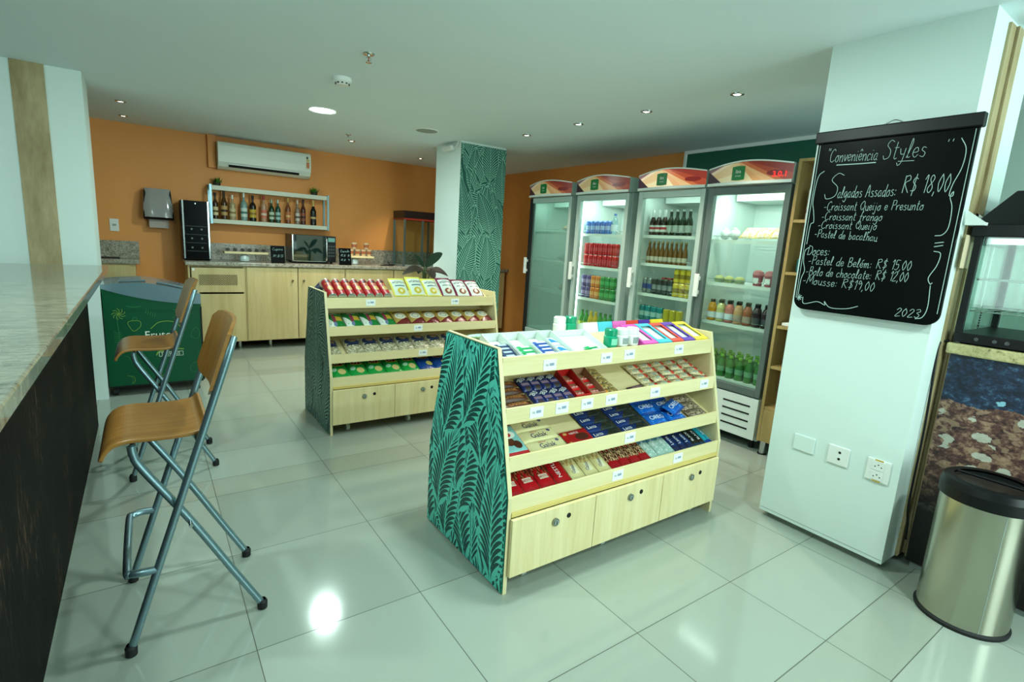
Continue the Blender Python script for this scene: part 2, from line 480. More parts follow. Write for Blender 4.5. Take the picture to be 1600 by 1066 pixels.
def leaf_print(b, outline, to3d, light, dark, leaves, barb_fill=0.55, nb=13, seed=1, rib=0.006, swp=0.17, taper=0.70, lines=False):
    """overlapping leaves on a flat panel; to3d(u, v, h) lifts a point of the panel by h"""
    rnd = random.Random(seed); pl = convex_planes(outline)
    h = [0.0003]
    def put(poly, m, dh):
        q = clip(poly, pl)
        if q: b.add([to3d(u, v, h[0] + dh) for u, v in q], [tuple(range(len(q)))], m)
    for (bx, by, ang, L, W, curve) in leaves:
        def ax(t):
            a = ang + curve * (t - 0.5); return bx + L * t * math.cos(a), by + L * t * math.sin(a), a
        def wid(t): return W * 0.5 * (math.sin(PI * min(1, t ** 0.75)) ** 0.8 if 0 < t < 1 else 0.0)
        N = 14
        for i in range(N):
            t0, t1 = i / N, (i + 1) / N
            x0, y0, a0 = ax(t0); x1, y1, a1 = ax(t1); w0, w1 = wid(t0), wid(t1)
            if max(w0, w1) <= 0: continue
            put([(x0 + w0 * math.sin(a0), y0 - w0 * math.cos(a0)), (x1 + w1 * math.sin(a1), y1 - w1 * math.cos(a1)),
                 (x1 - w1 * math.sin(a1), y1 + w1 * math.cos(a1)), (x0 - w0 * math.sin(a0), y0 + w0 * math.cos(a0))], dark if lines else light, 0)
            if lines:
                for (s, e0, e1, lw) in ((1, w0, w1, rib * 0.8), (-1, w0, w1, rib * 0.8), (1, rib * 0.5, rib * 0.5, rib)):
                    put([(x0 + s * e0 * math.sin(a0), y0 - s * e0 * math.cos(a0)), (x1 + s * e1 * math.sin(a1), y1 - s * e1 * math.cos(a1)),
                         (x1 + s * (e1 - lw) * math.sin(a1), y1 - s * (e1 - lw) * math.cos(a1)), (x0 + s * (e0 - lw) * math.sin(a0), y0 - s * (e0 - lw) * math.cos(a0))], light, 0.00003)
        sweep = swp * L
        for s in (-1, 1):
            for k in range(nb):
                t = 0.02 + 0.93 * k / nb; dt = 0.93 / nb * barb_fill
                pts_a, pts_b = [], []
                for j in range(5):
                    q = j / 4; tt = t + q ** 0.8 * sweep / L
                    if tt > 1: break
                    x, y, a = ax(min(tt, 1)); w = max(wid(min(tt, 1)) - rib * 0.7, 0); lat = rib + q * (w - rib)
                    if lat < rib * 0.5: break
                    th = dt * (0.65 + 0.45 * math.sin(PI * (0.15 + 0.75 * q))) * (1 - taper * q ** 5)
                    xa, ya, aa = ax(tt); xb, yb, ab = ax(min(tt + th, 1.0))
                    pts_a.append((xa - s * lat * math.sin(aa), ya + s * lat * math.cos(aa)))
                    pts_b.append((xb - s * lat * math.sin(ab), yb + s * lat * math.cos(ab)))
                for j in range(len(pts_a) - 1):
                    q4 = [pts_a[j], pts_a[j + 1], pts_b[j + 1], pts_b[j]]
                    put(q4, light if lines else dark, 0.00003)
        h[0] += 0.00006
def make_leaves(w, hgt, size, n, seed, u0=0.0):
    rnd = random.Random(seed); out = []
    rows = max(2, int(hgt / (size * 0.38))); cols = max(2, int(w / (size * 0.30)) + 1)
    for r in range(rows + 2):
        for c_ in range(cols + 1):
            x = u0 + w * (c_ + 0.5 * (r % 2)) / cols + rnd.uniform(-0.3, 0.3) * w / cols
            y = hgt - size * 0.55 - r * hgt / (rows + 0.5) + rnd.uniform(-0.05, 0.05)
            out.append((x, y, PI / 2 + rnd.uniform(-0.5, 0.5), size * rnd.uniform(1.0, 1.3), size * rnd.uniform(0.36, 0.50), rnd.uniform(-0.45, 0.45)))
    rnd.shuffle(out)
    return out
WP_D = mat('wallpaper_green', '#155a50', 0.6); WP_L = mat('wallpaper_line', '#a4e2cc', 0.6)
# centre column
b = B(); b.box((2.745, 4.98, 0), (3.305, 5.54, 2.42), WHITE)
b.box((2.745, 4.976, 0), (3.305, 4.98, 2.40), WP_D)
cx0 = 2.745
leaf_print(b, [(0, 0.3), (0.56, 0.3), (0.56, 2.40), (0, 2.40)], lambda u, v, h: (cx0 + u, 4.976 - h, v), WP_L, WP_D,
           make_leaves(0.56, 2.5, 0.50, 0, 3), 0.24, 19, 3, 0.0035, 0.16, 0.2, True)
struct(b, 'column')

# ---- lamps and fittings of the ceiling
GLOW = mat('lamp_glow', '#ffffff', 0.5, emit='#f2fbff', estr=14)
GLOW2 = mat('spot_glow', '#ffffff', 0.5, emit='#fff4e0', estr=5)
def downlight(x, y, r, label, power):
    t = thing('ceiling_downlight', label, 'ceiling light', (x, y, 2.42), group=None)
    f = B(); f.lathe([(r, -0.001), (r + 0.012, -0.008), (r + 0.018, 0.0)], WHITEP, 24); f.done('trim_ring', t)
    d = B(); d.disc((0, 0, -0.004), r, GLOW, 24, up=-1); d.done('diffuser', t)
    l = bpy.data.lights.new('downlight_lamp', 'AREA'); l.shape = 'DISK'; l.size = r * 1.8; l.energy = power; l.color = (0.78, 1.0, 0.93)
    o = bpy.data.objects.new('lamp', l); o.parent = t; o.location = (0, 0, -0.012); C.objects.link(o)
downlight(1.303, 4.808, 0.10, 'large round lit downlight in the ceiling in front of the air conditioner', 32)
downlight(1.39, 1.74, 0.10, 'large round downlight in the ceiling above the near snack display', 22)
downlight(1.7, -0.65, 0.10, 'large round downlight in the ceiling above and behind the viewpoint', 34)
for y_ in (2.5, 0.8): downlight(-0.41, y_, 0.055, 'small round downlight above the bar, ' + ('nearer the fridges' if y_ > 2 else 'nearer the viewpoint'), 13)
def spot(x, y, label, power=3, group=None):
    t = thing('ceiling_spotlight', label, 'ceiling light', (x, y, 2.42), group=group)
    f = B(); f.lathe([(0.026, -0.002), (0.030, -0.008), (0.042, -0.004), (0.043, 0.0)], CHROME, 18)
    f.lathe([(0.026, -0.002), (0.021, 0.012)], BLACK, 18); f.done('trim_ring', t)
    d = B(); d.disc((0, 0, -0.003), 0.024, GLOW2, 14, up=-1); d.done('bulb', t)
    l = bpy.data.lights.new('spot_lamp', 'SPOT'); l.energy = power; l.spot_size = math.radians(95); l.spot_blend = 0.7; l.color = (1, 0.9, 0.74); l.shadow_soft_size = 0.03
    o = bpy.data.objects.new('lamp', l); o.parent = t; o.location = (0, 0, -0.02); C.objects.link(o)
for (x, y, lab) in [(3.127, 2.113, 'recessed ceiling spotlight nearest the chalkboard column'), (3.082, 2.814, 'second recessed ceiling spotlight from the chalkboard column'),
                    (3.034, 3.504, 'third recessed ceiling spotlight from the chalkboard column'), (3.018, 4.214, 'recessed ceiling spotlight nearest the leaf-print column')]:
    spot(x, y, lab, 48, 'spotlights in front of the fridges')
spot(-0.10, 5.97, 'small ceiling spotlight beside the left white column', 1); spot(-0.10, 6.75, 'small ceiling spotlight close to the back wall behind the left column', 1)
spot(1.953, 6.06, 'small ceiling spotlight to the right of the air conditioner', 75); spot(3.0, 6.52, 'small ceiling spotlight half hidden beside the leaf-print column', 40)
t = thing('smoke_detector', 'white round smoke detector on the ceiling beside the big downlight', 'smoke detector', (1.144, 3.741, 2.42))
b = B(); b.lathe([(0.0, -0.045), (0.035, -0.045), (0.05, -0.03), (0.06, -0.024), (0.06, 0)], WHITEP, 24); b.done('housing', t)
b = B()
for k in range(10):
    a = 2 * PI * k / 10; b.T = Matrix.Rotation(a, 4, 'Z'); b.box((0.040, -0.006, -0.040), (0.048, 0.006, -0.034), BLACK)
b.T = None; b.done('vent_slots', t)
t = thing('fire_sprinkler', 'chrome fire sprinkler head hanging from the ceiling', 'sprinkler', (1.111, 3.146, 2.42))
b = B(); b.lathe([(0.0, -0.008), (0.03, -0.006), (0.034, 0)], CHROME, 18); b.done('escutcheon', t)
b = B(); b.cyl((0, 0, -0.006), (0, 0, -0.02), 0.009, CHROME); b.tube([(-0.009, 0, -0.018), (-0.013, 0, -0.03), (0, 0, -0.045)], 0.0025, CHROME, 6)
b.tube([(0.009, 0, -0.018), (0.013, 0, -0.03), (0, 0, -0.045)], 0.0025, CHROME, 6); b.cyl((0, 0, -0.02), (0, 0, -0.043), 0.003, mat('sprinkler_bulb', '#a03028', 0.2)); b.done('frame', t)
b = B(); b.lathe([(0, -0.050), (0.018, -0.048), (0.018, -0.045), (0, -0.044)], CHROME, 14); b.done('deflector', t)
t = thing('ceiling_speaker', 'round grey speaker grille set in the ceiling', 'speaker', (2.282, 4.831, 2.42))
b = B(); b.lathe([(0.0, -0.006), (0.10, -0.006)], GREYP, 28); b.done('grille', t)
b = B(); b.lathe([(0.10, -0.006), (0.112, -0.005), (0.114, 0)], WHITEP, 28); b.done('rim', t)
b = B(); b.lathe([(0, -0.006), (0.025, -0.006), (0.03, 0)], CHROME, 14, (1.81, 5.72, 2.42)); b.lathe([(0, -0.028), (0.012, -0.026), (0.006, -0.006)], CHROME, 12, (1.81, 5.72, 2.42))
tag(b.done('fire_sprinkler'), 'tiny far sprinkler head on the ceiling near the air conditioner', 'sprinkler')
# white sensor box with conduit on the centre column
t = thing('motion_sensor', 'small white sensor box with conduit high on the leaf-print column', 'sensor', (2.745, 5.12, 2.33))
b = B(); b.cbox((-0.025, 0.1, 0.03), (0.05, 0.20, 0.05), WHITEP); b.done('housing', t, 0.008)
b = B(); b.tube(cr_pts([(-0.012, 0.0, 0.03), (-0.012, -0.06, 0.04), (-0.012, -0.10, 0.085)], 5), 0.008, WHITEP); b.done('conduit', t)
# ---------------------------------------------------------------- bar counter on the left
def bark_mat():
    m = mat('dark_bark_cladding', '#1c1512', 0.6, spec=0.08); t = NT(m)
    v = t.obj((1, 9, 2.2)); n = t.noise(v, 6, 6, 0.7); n2 = t.noise(t.obj((1, 1.2, 1)), 3, 3)
    f = t.math('MULTIPLY', n, t.math('ADD', 0.45, n2))
    t.l.new(t.ramp(f, [(0.44, rgb('#070606')), (0.58, rgb('#17100d')), (0.74, rgb('#5c4638'))]), t.b.inputs['Base Color'])
    t.bump(n, 0.3, 0.01); return m
t = thing('bar_counter', 'long bar counter with pale granite top and dark brown cladding at left', 'counter', (-0.33, 1.0, 0))
b = B(); b.box((-0.45, -3.0, 1.058), (0.125, 3.42, 1.10), GRANTOP); b.done('worktop', t, 0.006)
b = B(); b.box((-0.12, -2.9, 0.0), (0.0, 3.40, 1.058), bark_mat()); b.done('front_panel', t)

# ---------------------------------------------------------------- right-hand counter
def rock_mat():
    m = mat('rock_print', '#5a4038', 0.5); t = NT(m)
    tc = t.new('ShaderNodeTexCoord'); mp = t.new('ShaderNodeMapping'); t.l.new(tc.outputs['Object'], mp.inputs[0]); mp.inputs['Scale'].default_value = (1, 1, 1.5)
    sp = t.new('ShaderNodeSeparateXYZ'); t.l.new(tc.outputs['Object'], sp.inputs[0])
    nz = t.new('ShaderNodeTexNoise'); nz.inputs['Scale'].default_value = 12; nz.inputs['Detail'].default_value = 5; t.l.new(mp.outputs[0], nz.inputs['Vector'])
    wv = t.new('ShaderNodeMix', data_type='VECTOR'); wv.inputs[0].default_value = 0.05; t.l.new(mp.outputs[0], wv.inputs[4]); t.l.new(nz.outputs['Color'], wv.inputs[5])
    def vor(scale, feat='F1'):
        x = t.new('ShaderNodeTexVoronoi', feature=feat); x.inputs['Scale'].default_value = scale; t.l.new(wv.outputs[1], x.inputs['Vector']); return x
    v1 = vor(13); v2 = vor(34); n = t.noise(mp.outputs[0], 30, 6, 0.75)
    sepc = t.new('ShaderNodeSeparateColor'); t.l.new(v1.outputs['Color'], sepc.inputs[0])
    stone = t.math('MULTIPLY', t.math('GREATER_THAN', sepc.outputs[0], 0.66), t.math('LESS_THAN', v1.outputs['Distance'], t.math('ADD', 0.18, t.math('MULTIPLY', n, 0.42))))
    sep2 = t.new('ShaderNodeSeparateColor'); t.l.new(v2.outputs['Color'], sep2.inputs[0])
    small = t.math('GREATER_THAN', sep2.outputs[0], 0.8)
    brown = t.ramp(n, [(0.36, rgb('#1d1113')), (0.5, rgb('#5a3a34')), (0.66, rgb('#a08068'))])
    brown = t.mix(t.math('MULTIPLY', small, 0.5), brown, rgb('#a98d72'))
    brown = t.mix(stone, brown, t.mix(n, rgb('#8a8478'), rgb('#cfd0be')))
    navy = t.ramp(n, [(0.42, rgb('#0b1526')), (0.56, rgb('#1b2f4c')), (0.72, rgb('#4f7690'))])
    navy = t.mix(t.math('MULTIPLY', stone, t.math('GREATER_THAN', sepc.outputs[1], 0.6)), navy, rgb('#7fb4c6'))
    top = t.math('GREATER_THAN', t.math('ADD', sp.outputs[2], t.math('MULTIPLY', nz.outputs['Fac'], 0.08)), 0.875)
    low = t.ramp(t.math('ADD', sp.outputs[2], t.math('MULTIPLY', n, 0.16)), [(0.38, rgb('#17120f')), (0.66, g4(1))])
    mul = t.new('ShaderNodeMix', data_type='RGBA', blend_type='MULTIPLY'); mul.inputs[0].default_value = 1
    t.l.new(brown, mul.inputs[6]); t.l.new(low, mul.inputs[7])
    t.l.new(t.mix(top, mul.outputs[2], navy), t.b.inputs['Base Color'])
    return m
t = thing('service_counter', 'counter with rock-print front and yellow granite top beside the white column', 'counter', (2.90, 0, 0))
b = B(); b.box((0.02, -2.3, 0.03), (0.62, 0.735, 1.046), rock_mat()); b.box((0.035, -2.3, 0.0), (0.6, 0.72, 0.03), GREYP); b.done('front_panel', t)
b = B(); b.box((0.0, -2.3, 1.046), (0.66, 0.752, 1.095), GRANY); b.done('worktop', t, 0.008)
b = B(); b.box((0.05, 0.736, 0.03), (0.10, 0.748, 1.046), BEIGEWOOD); b.done('corner_strip', t)
# food warmer cabinet on it
t = thing('food_warmer', 'black framed glass food warmer with sloping hood on the granite counter', 'display cabinet', (2.905, 0.735, 1.096))
W, D, H0, H1 = 0.56, 0.95, 0.048, 0.46    # x depth, y length
b = B(); b.box((0, -D, 0.006), (W, 0, H0), BLACK); b.box((0.02, -D, 0), (W - 0.02, -0.02, 0.006), BLACK); b.done('base', t, 0.004)
for i, (y, m_) in enumerate([(-0.08, CHROME), (-0.14, CHROME), (-0.18, CHROME)]):
    b = B(); b.tube([(0.0, y, 0.028), (-0.010, y, 0.028)], 0.008, m_, 10); b.done('control_knob', t)
for (x, y) in [(0.012, -0.012), (0.012, -D + 0.012), (W - 0.012, -0.012), (W - 0.012, -D + 0.012)]:
    b = B(); b.cbox((x, y, (H0 + H1) / 2), (0.024, 0.024, H1 - H0), BLACK); b.done('corner_post', t)
b = B(); b.box((-0.012, -D - 0.01, H1), (W + 0.01, 0.012, H1 + 0.05), BLACK)
hood = [(-0.012, H1 + 0.05), (0.0, H1 + 0.06), (0.20, 0.645), (W - 0.1, 0.645), (W + 0.01, H1 + 0.05)]
vs = []
base = [(-0.012, 0.012), (W + 0.01, 0.012), (W + 0.01, -D - 0.01), (-0.012, -D - 0.01)]
top_ = [(0.07, -0.085), (W - 0.07, -0.085), (W - 0.07, -D + 0.085), (0.07, -D + 0.085)]
vs = [(x, y, H1 + 0.05) for x, y in base] + [(x, y, 0.652) for x, y in top_]
b.add(vs, [(0, 1, 5, 4), (1, 2, 6, 5), (2, 3, 7, 6), (3, 0, 4, 7), (4, 5, 6, 7)], BLACK); b.done('hood', t, 0.003)
b = B(); b.box((0.004, -D + 0.03, H0), (0.008, -0.03, H1), GLASS); b.box((0.03, -0.008, H0), (W - 0.03, -0.004, H1), GLASS)
b.box((W - 0.008, -D + 0.03, H0), (W - 0.004, -0.03, H1), GLASS); b.done('glass_panes', t)
b = B(); b.box((0.03, -D + 0.04, H1 - 0.03), (W - 0.03, -0.03, H1 - 0.005), CHROME); b.done('heater_tray', t)
b = B()
for z in (H0 + 0.10, H0 + 0.235):
    zz = z
    sb = B()
    for k in range(24): y = -0.04 - k * (D - 0.08) / 23; sb.tube([(0.03, y, zz), (W - 0.03, y, zz)], 0.0016, CHROME, 5)
    for x in (0.03, W / 2, W - 0.03): sb.tube([(x, -0.03, zz - 0.003), (x, -D + 0.03, zz - 0.003)], 0.003, CHROME, 6)
    sb.done('wire_shelf', t)
b = B()
for x, y in ((W * 0.45, -0.016), (W * 0.45, -D + 0.016)): b.cbox((x, y, (H0 + H1) / 2), (0.03, 0.003, H1 - H0), CHROME)
for k in range(6): b.cyl((W * 0.45, -0.018, H0 + 0.02 + k * 0.012), (W * 0.45, -0.0195, H0 + 0.02 + k * 0.012), 0.004, DARK, 8)
b.done('shelf_bracket', t)
t = tag((lambda bb: (bb.tube(cr_pts([(2.93, 0.752, 1.10), (2.90, 0.775, 1.085), (2.885, 0.772, 1.0), (2.882, 0.760, 0.7), (2.884, 0.758, 0.33), (2.882, 0.745, 0.22), (2.889, 0.742, 0.14)], 6), 0.005, BLACK, 6), bb.done('power_cord'))[1])(B()),
        'thin black power cord hanging between the white column and rock-print counter', 'cord')
# paper notices on the narrow wooden strip
b = B(); b.box((2.86, 0.752, 1.42), (2.965, 0.7545, 1.56), mat('cream_card', '#d8c6a4', 0.6)); tag(b.done('notice_card'), 'cream card stuck on the wooden strip below the white bracket', 'card')
b = B(); b.box((2.85, 0.70, 1.60), (2.98, 0.765, 1.612), WHITEP); b.prism([(0.70, 1.612), (0.765, 1.612), (0.765, 1.66)], 'x', 2.85, 2.86, WHITEP); b.prism([(0.70, 1.612), (0.765, 1.612), (0.765, 1.66)], 'x', 2.97, 2.98, WHITEP)
tag(b.done('wall_bracket'), 'small white shelf bracket on the wooden strip beside the chalkboard', 'bracket')

# ---------------------------------------------------------------- steel bin
def brushed():
    m = mat('brushed_steel', '#b9b6a6', 0.28, 1.0); t = NT(m)
    n = t.noise(t.obj((40, 40, 0.5)), 3, 3); t.l.new(t.math('ADD', 0.20, t.math('MULTIPLY', n, 0.05)), t.b.inputs['Roughness']); return m
STEEL = brushed()
t = thing('waste_bin', 'round stainless steel waste bin with black swing lid beside the counter', 'bin', (2.705, 0.465, 0))
b = B(); b.lathe([(0, 0.016), (0.150, 0.016), (0.150, 0.53)], STEEL, 48)
b.T = Matrix.Rotation(math.radians(215), 4, 'Z'); b.box((0.1495, -0.001, 0.018), (0.1507, 0.001, 0.53), GREYP); b.T = None; b.done('body', t)
b = B(); b.lathe([(0, 0.0), (0.156, 0.0), (0.158, 0.012), (0.151, 0.020)], RUBBER, 40); b.done('base_ring', t)
b = B(); b.lathe([(0.150, 0.518), (0.157, 0.52), (0.158, 0.565), (0.150, 0.592), (0.135, 0.600), (0.118, 0.596)], BLACK, 48); b.done('rim', t)
b = B(); b.lathe([(0.121, 0.588), (0.11, 0.583), (0.05, 0.574), (0.0, 0.572)], mat('bin_flap', '#101415', 0.25), 40); b.done('flap', t)
b = B(); b.tube([(0.0, -0.11, 0.60), (0.0, 0.11, 0.60)], 0.006, BLACK, 8); b.done('hinge_bar', t)

# ---------------------------------------------------------------- folding bar stools
def make_stool():
    t = thing('bar_stool', 'x', 'bar stool')
    Wd = 0.44
    def A(z): return -0.117 + 0.352 * z / 1.08
    def tube_part(name, pts, r=0.0125): b = B(); b.tube(pts, r, SILVER, 10); return b.done(name, t)
    yn, yf = 0.0, Wd
    for y in (yn, yf):
        top = (A(1.07), y, 1.07)
        o = tube_part('back_leg_frame', cr_pts([(A(0.03), y, 0.03), (A(0.4), y, 0.4), (A(0.75), y, 0.75), (A(0.98), y, 0.98), (A(1.05), y + (0.012 if y == yn else -0.012), 1.05)], 6))
        b = B(); b.lathe([(0.0, 0.0), (0.017, 0.002), (0.018, 0.03), (0.013, 0.04)], RUBBER, 12, (A(0.02), y, 0)); f = b.done('foot_cap', t); 
        y2 = y + (0.03 if y == yn else -0.03)
        pts = cr_pts([(-0.070, y2, 0.712), (-0.066, y2, 0.680), (-0.045, y2, 0.628), (0.079, y2, 0.415), (0.20, y2, 0.185), (0.283, y2, 0.03)], 6)
        tube_part('front_leg_frame', pts)
        b = B(); b.lathe([(0.0, 0.0), (0.017, 0.002), (0.018, 0.028), (0.013, 0.038)], RUBBER, 12, (0.289, y2, 0)); b.done('foot_cap', t)
        b = B(); b.cyl((0.0745, y - 0.016, 0.42), (0.0745, y + 0.016, 0.42), 0.006, CHROME, 8); b.cyl((0.0745, min(y, y2), 0.42), (0.0745, max(y, y2), 0.42), 0.004, CHROME, 6); b.done('pivot_bolt', t)
    # footrest bar bent forward of the back frame
    z = 0.285; x0 = A(z)
    tube_part('footrest', cr_pts([(x0, yn, z), (x0 - 0.045, yn, z + 0.002), (x0 - 0.072, yn + 0.012, z), (x0 - 0.082, yn + 0.045, z), (x0 - 0.082, yf - 0.045, z), (x0 - 0.072, yf - 0.012, z), (x0 - 0.045, yf, z + 0.002), (x0, yf, z)], 5))
    b = B(); b.tube([(-0.066, 0.03, 0.706), (-0.066, Wd - 0.03, 0.706)], 0.009, SILVER, 8); b.tube([(A(0.70), 0, 0.70), (A(0.70), Wd, 0.70)], 0.009, SILVER, 8); b.done('cross_rail', t)
    # moulded plywood seat: flat, rising at the back, rolled over at the front
    prof = cr_pts([(-0.150, 0.672), (-0.137, 0.700), (-0.112, 0.722), (-0.07, 0.730), (0.0, 0.727), (0.07, 0.727), (0.12, 0.735), (0.142, 0.757)], 5)
    b = B(); n = len(prof); th = 0.013; ys = [0.018, 0.028, 0.06, Wd / 2, Wd - 0.06, Wd - 0.028, Wd - 0.018]
    up, lo = [], []
    for i, p in enumerate(prof):
        d = prof[min(i + 1, n - 1)] - prof[max(i - 1, 0)]; nn = Vector((-d.y, d.x)).normalized()
        up.append(p + nn * th / 2); lo.append(p - nn * th / 2)
    def ring(i): 
        e = 0.016 if i in (0, n - 1) else 0.0
        r = [(up[i].x, 0.018 + e, up[i].y), (up[i].x, Wd - 0.018 - e, up[i].y), (lo[i].x, Wd - 0.018 - e, lo[i].y), (lo[i].x, 0.018 + e, lo[i].y)]
        return r
    vs = []; fs = []
    for i in range(n): vs += ring(i)
    for i in range(n - 1):
        for k in range(4): fs.append((4 * i + k, 4 * i + (k + 1) % 4, 4 * i + 4 + (k + 1) % 4, 4 * i + 4 + k))
    fs += [(3, 2, 1, 0), tuple(4 * (n - 1) + k for k in range(4))]
    b.add(vs, [tuple(reversed(f)) for f in fs], SEATW); b.done('seat', t, 0.004)
    # curved back board
    b = B()
    z0, z1 = 0.845, 1.09; rows = 10; cols = 10; th = 0.012
    def bp(u, v, off):
        y = -0.004 + (Wd + 0.008) * u; z = z0 + (z1 - z0) * v
        rnd_ = 0.03 * max(0, abs(2 * u - 1) - 0.75) / 0.25
        z = z0 + rnd_ + (z1 - z0 - 2 * rnd_) * v
        x = A(z) + 0.0 + 0.030 * math.sin(PI * u) - 0.012 + off
        return (x, y, z)
    b.grid(lambda u, v: bp(u, v, 0), cols, rows, SEATW, True, True); b.grid(lambda u, v: bp(u, v, -th), cols, rows, SEATW, True, False)
    def edge(a, c_): b.grid(lambda u, v: bp(*(a(u)), -th * v), cols, 1, SEATW, True, c_)
    edge(lambda u: (u, 1), True); edge(lambda u: (u, 0), False); edge(lambda u: (0, u), True); edge(lambda u: (1, u), False)
    b.done('backrest', t)
    return t
stool = Kind(make_stool)
def RT(x, y, z=0, rz=0): return Matrix.Translation((x, y, z)) @ Matrix.Rotation(rz, 4, 'Z')
stool.put(RT(0, 1.895), 'folding wooden bar stool nearest the camera, facing the bar', 'bar stools along the bar')
stool.put(RT(-0.012, 3.33), 'folding wooden bar stool further back, in front of the green freezer', 'bar stools along the bar')

# ---------------------------------------------------------------- ice-cream freezer
def freezer_mat():
    return mat('freezer_green', '#064f31', 0.3, spec=0.3)
FG = freezer_mat(); LINE = mat('freezer_line_art', '#1d7a40', 0.5); LINE2 = mat('freezer_line_yellow', '#6f9a3c', 0.5); FTXT = mat('freezer_letters', '#dfe9d8', 0.5)
FLID = mat('freezer_lid_grey', '#5a747e', 0.25)
t = thing('ice_cream_freezer', 'green chest freezer with curved grey lid and fruit drawings', 'freezer', (0.03, 5.10, 0))
W2 = 0.335
b = B(); b.box((-W2, 0.0, 0.085), (W2, 0.62, 0.72), FG); b.box((-W2 - 0.003, -0.004, 0.085), (-W2 + 0.012, 0.03, 0.845), BLACK); b.box((W2 - 0.008, -0.004, 0.085), (W2 + 0.003, 0.03, 0.72), BLACK); b.box((-W2 + 0.012, 0.01, 0.07), (W2 - 0.008, 0.60, 0.09), BLACK); b.done('body', t)
# curved lid: side profile arc seen from the front, higher in the middle
def arc(u): return 0.865 + 0.055 * math.sin(PI * (0.25 + 0.6 * u)) - 0.11 * max(0, u - 0.45)
def sag(u): return 0.845 - 0.13 * u + 0.06 * (2 * u - 1) ** 2 * 0.5
b = B()
b.grid(lambda u, v: (-W2 + 2 * W2 * u, -0.004, 0.70 + (sag(u) - 0.70) * v), 16, 1, FG); b.grid(lambda u, v: (-W2 + 2 * W2 * u, 0.62, 0.70 + (sag(u) - 0.70) * v), 16, 1, FG, True, True)
b.grid(lambda u, v: (-W2 + 2 * W2 * u, -0.008 * (1 - v), sag(u) + (arc(u) - sag(u)) * v), 16, 1, FLID)
b.grid(lambda u, v: (-W2 + 2 * W2 * u, 0.62 * v, arc(u)), 16, 1, mat('freezer_lid_glass', '#6f858c', 0.08)); b.grid(lambda u, v: (-W2 + 2 * W2 * u, 0.62, sag(u) + (arc(u) - sag(u)) * v), 16, 1, FLID, True, True)
for s, u in ((-1, 0), (1, 1)):
    b.add([(s * W2, 0, 0.70), (s * W2, 0.62, 0.70), (s * W2, 0.62, arc(u)), (s * W2, 0, arc(u))], [(0, 1, 2, 3) if s > 0 else (3, 2, 1, 0)], FLID)
b.done('lid', t)
b = B()
for (u0, u1) in ((0.18, 0.44), (0.55, 0.93)):
    b.tube([(-W2 + 2 * W2 * (u0 + (u1 - u0) * k / 8), 0.05, arc(u0 + (u1 - u0) * k / 8) + 0.012) for k in range(9)], 0.010, mat('lid_trim', '#566a70', 0.3), 8)
b.done('lid_handle', t)
b = B()
yy = -0.0075
def art(pts, m=LINE, w=0.0035, n=6, closed=False): b.ribbon([(p[0], yy, p[1]) for p in cr_pts([(x, z) for x, z in pts], n)], w, (0, -1, 0), m)
def P(px, py): return (-W2 + 2 * W2 * px, 0.085 + 0.70 * py)
rnd = random.Random(4)
for k in range(9):   # rosette
    a = 2 * PI * k / 9; c_ = P(0.16, 0.84); art([c_, (c_[0] + 0.03 * math.cos(a), c_[1] + 0.03 * math.sin(a)), (c_[0] + 0.045 * math.cos(a + 0.4), c_[1] + 0.045 * math.sin(a + 0.4))], LINE2, 0.004)
art([P(0.14, 0.78), P(0.15, 0.6), P(0.15, 0.4)], LINE)
for k in range(6): art([P(0.14, 0.62 - 0.02 * k), P(0.10, 0.64 - 0.025 * k)], LINE); art([P(0.14, 0.62 - 0.02 * k), P(0.18, 0.64 - 0.025 * k)], LINE)
art([P(0.27, 0.66), P(0.24, 0.74), P(0.30, 0.76), P(0.36, 0.75), P(0.36, 0.69), P(0.30, 0.64), P(0.27, 0.66)], LINE2, 0.004); art([P(0.28, 0.76), P(0.31, 0.80), P(0.34, 0.77)], LINE)
for k in range(5): art([P(0.42 + 0.022 * k, 0.84 - 0.012 * k), P(0.43 + 0.022 * k, 0.89 - 0.012 * k)], LINE)
art([P(0.24, 0.93), P(0.30, 0.915), P(0.38, 0.925)], LINE); art([P(0.70, 0.88), P(0.75, 0.86), P(0.74, 0.79), P(0.69, 0.78)], LINE)
art([P(0.46, 0.66), P(0.55, 0.735), P(0.68, 0.74), P(0.76, 0.68), P(0.77, 0.60)], LINE2, 0.006)
art([P(0.18, 0.36), P(0.24, 0.33), P(0.33, 0.30)], LINE); art([P(0.22, 0.35), P(0.26, 0.28), P(0.35, 0.27)], LINE)
art([P(0.20, 0.12), P(0.26, 0.10), P(0.27, 0.05), P(0.24, 0.02)], LINE2); art([P(0.22, 0.115), P(0.25, 0.08), P(0.24, 0.02)], LINE)
art([P(0.88, 0.6), P(0.93, 0.66), P(0.97, 0.60), P(0.94, 0.52), P(0.88, 0.55), P(0.88, 0.6)], LINE); art([P(0.86, 0.2), P(0.92, 0.23), P(0.96, 0.16), P(0.90, 0.11), P(0.85, 0.14), P(0.86, 0.2)], LINE)
art([P(0.50, 0.34), P(0.53, 0.385), P(0.60, 0.39), P(0.66, 0.42), P(0.73, 0.41), P(0.79, 0.40)], LINE2, 0.010); art([P(0.52, 0.09), P(0.58, 0.10), P(0.62, 0.13)], LINE2)
b.done('fruit_drawings', t)
b = B()
b.text('Frutos', (P(0.56, 0)[0], yy, P(0, 0.545)[1]), (1, 0, 0), (0, 0, 1), 0.062, FTXT, 0.21)
b.text('do Goiás', (P(0.56, 0)[0], yy, P(0, 0.44)[1]), (1, 0, 0), (0, 0, 1), 0.052, FTXT, 0.19)
b.text('SORVETES', (P(0.65, 0)[0], yy, P(0, 0.335)[1]), (1, 0, 0), (0, 0, 1), 0.026, FTXT, 0.13)
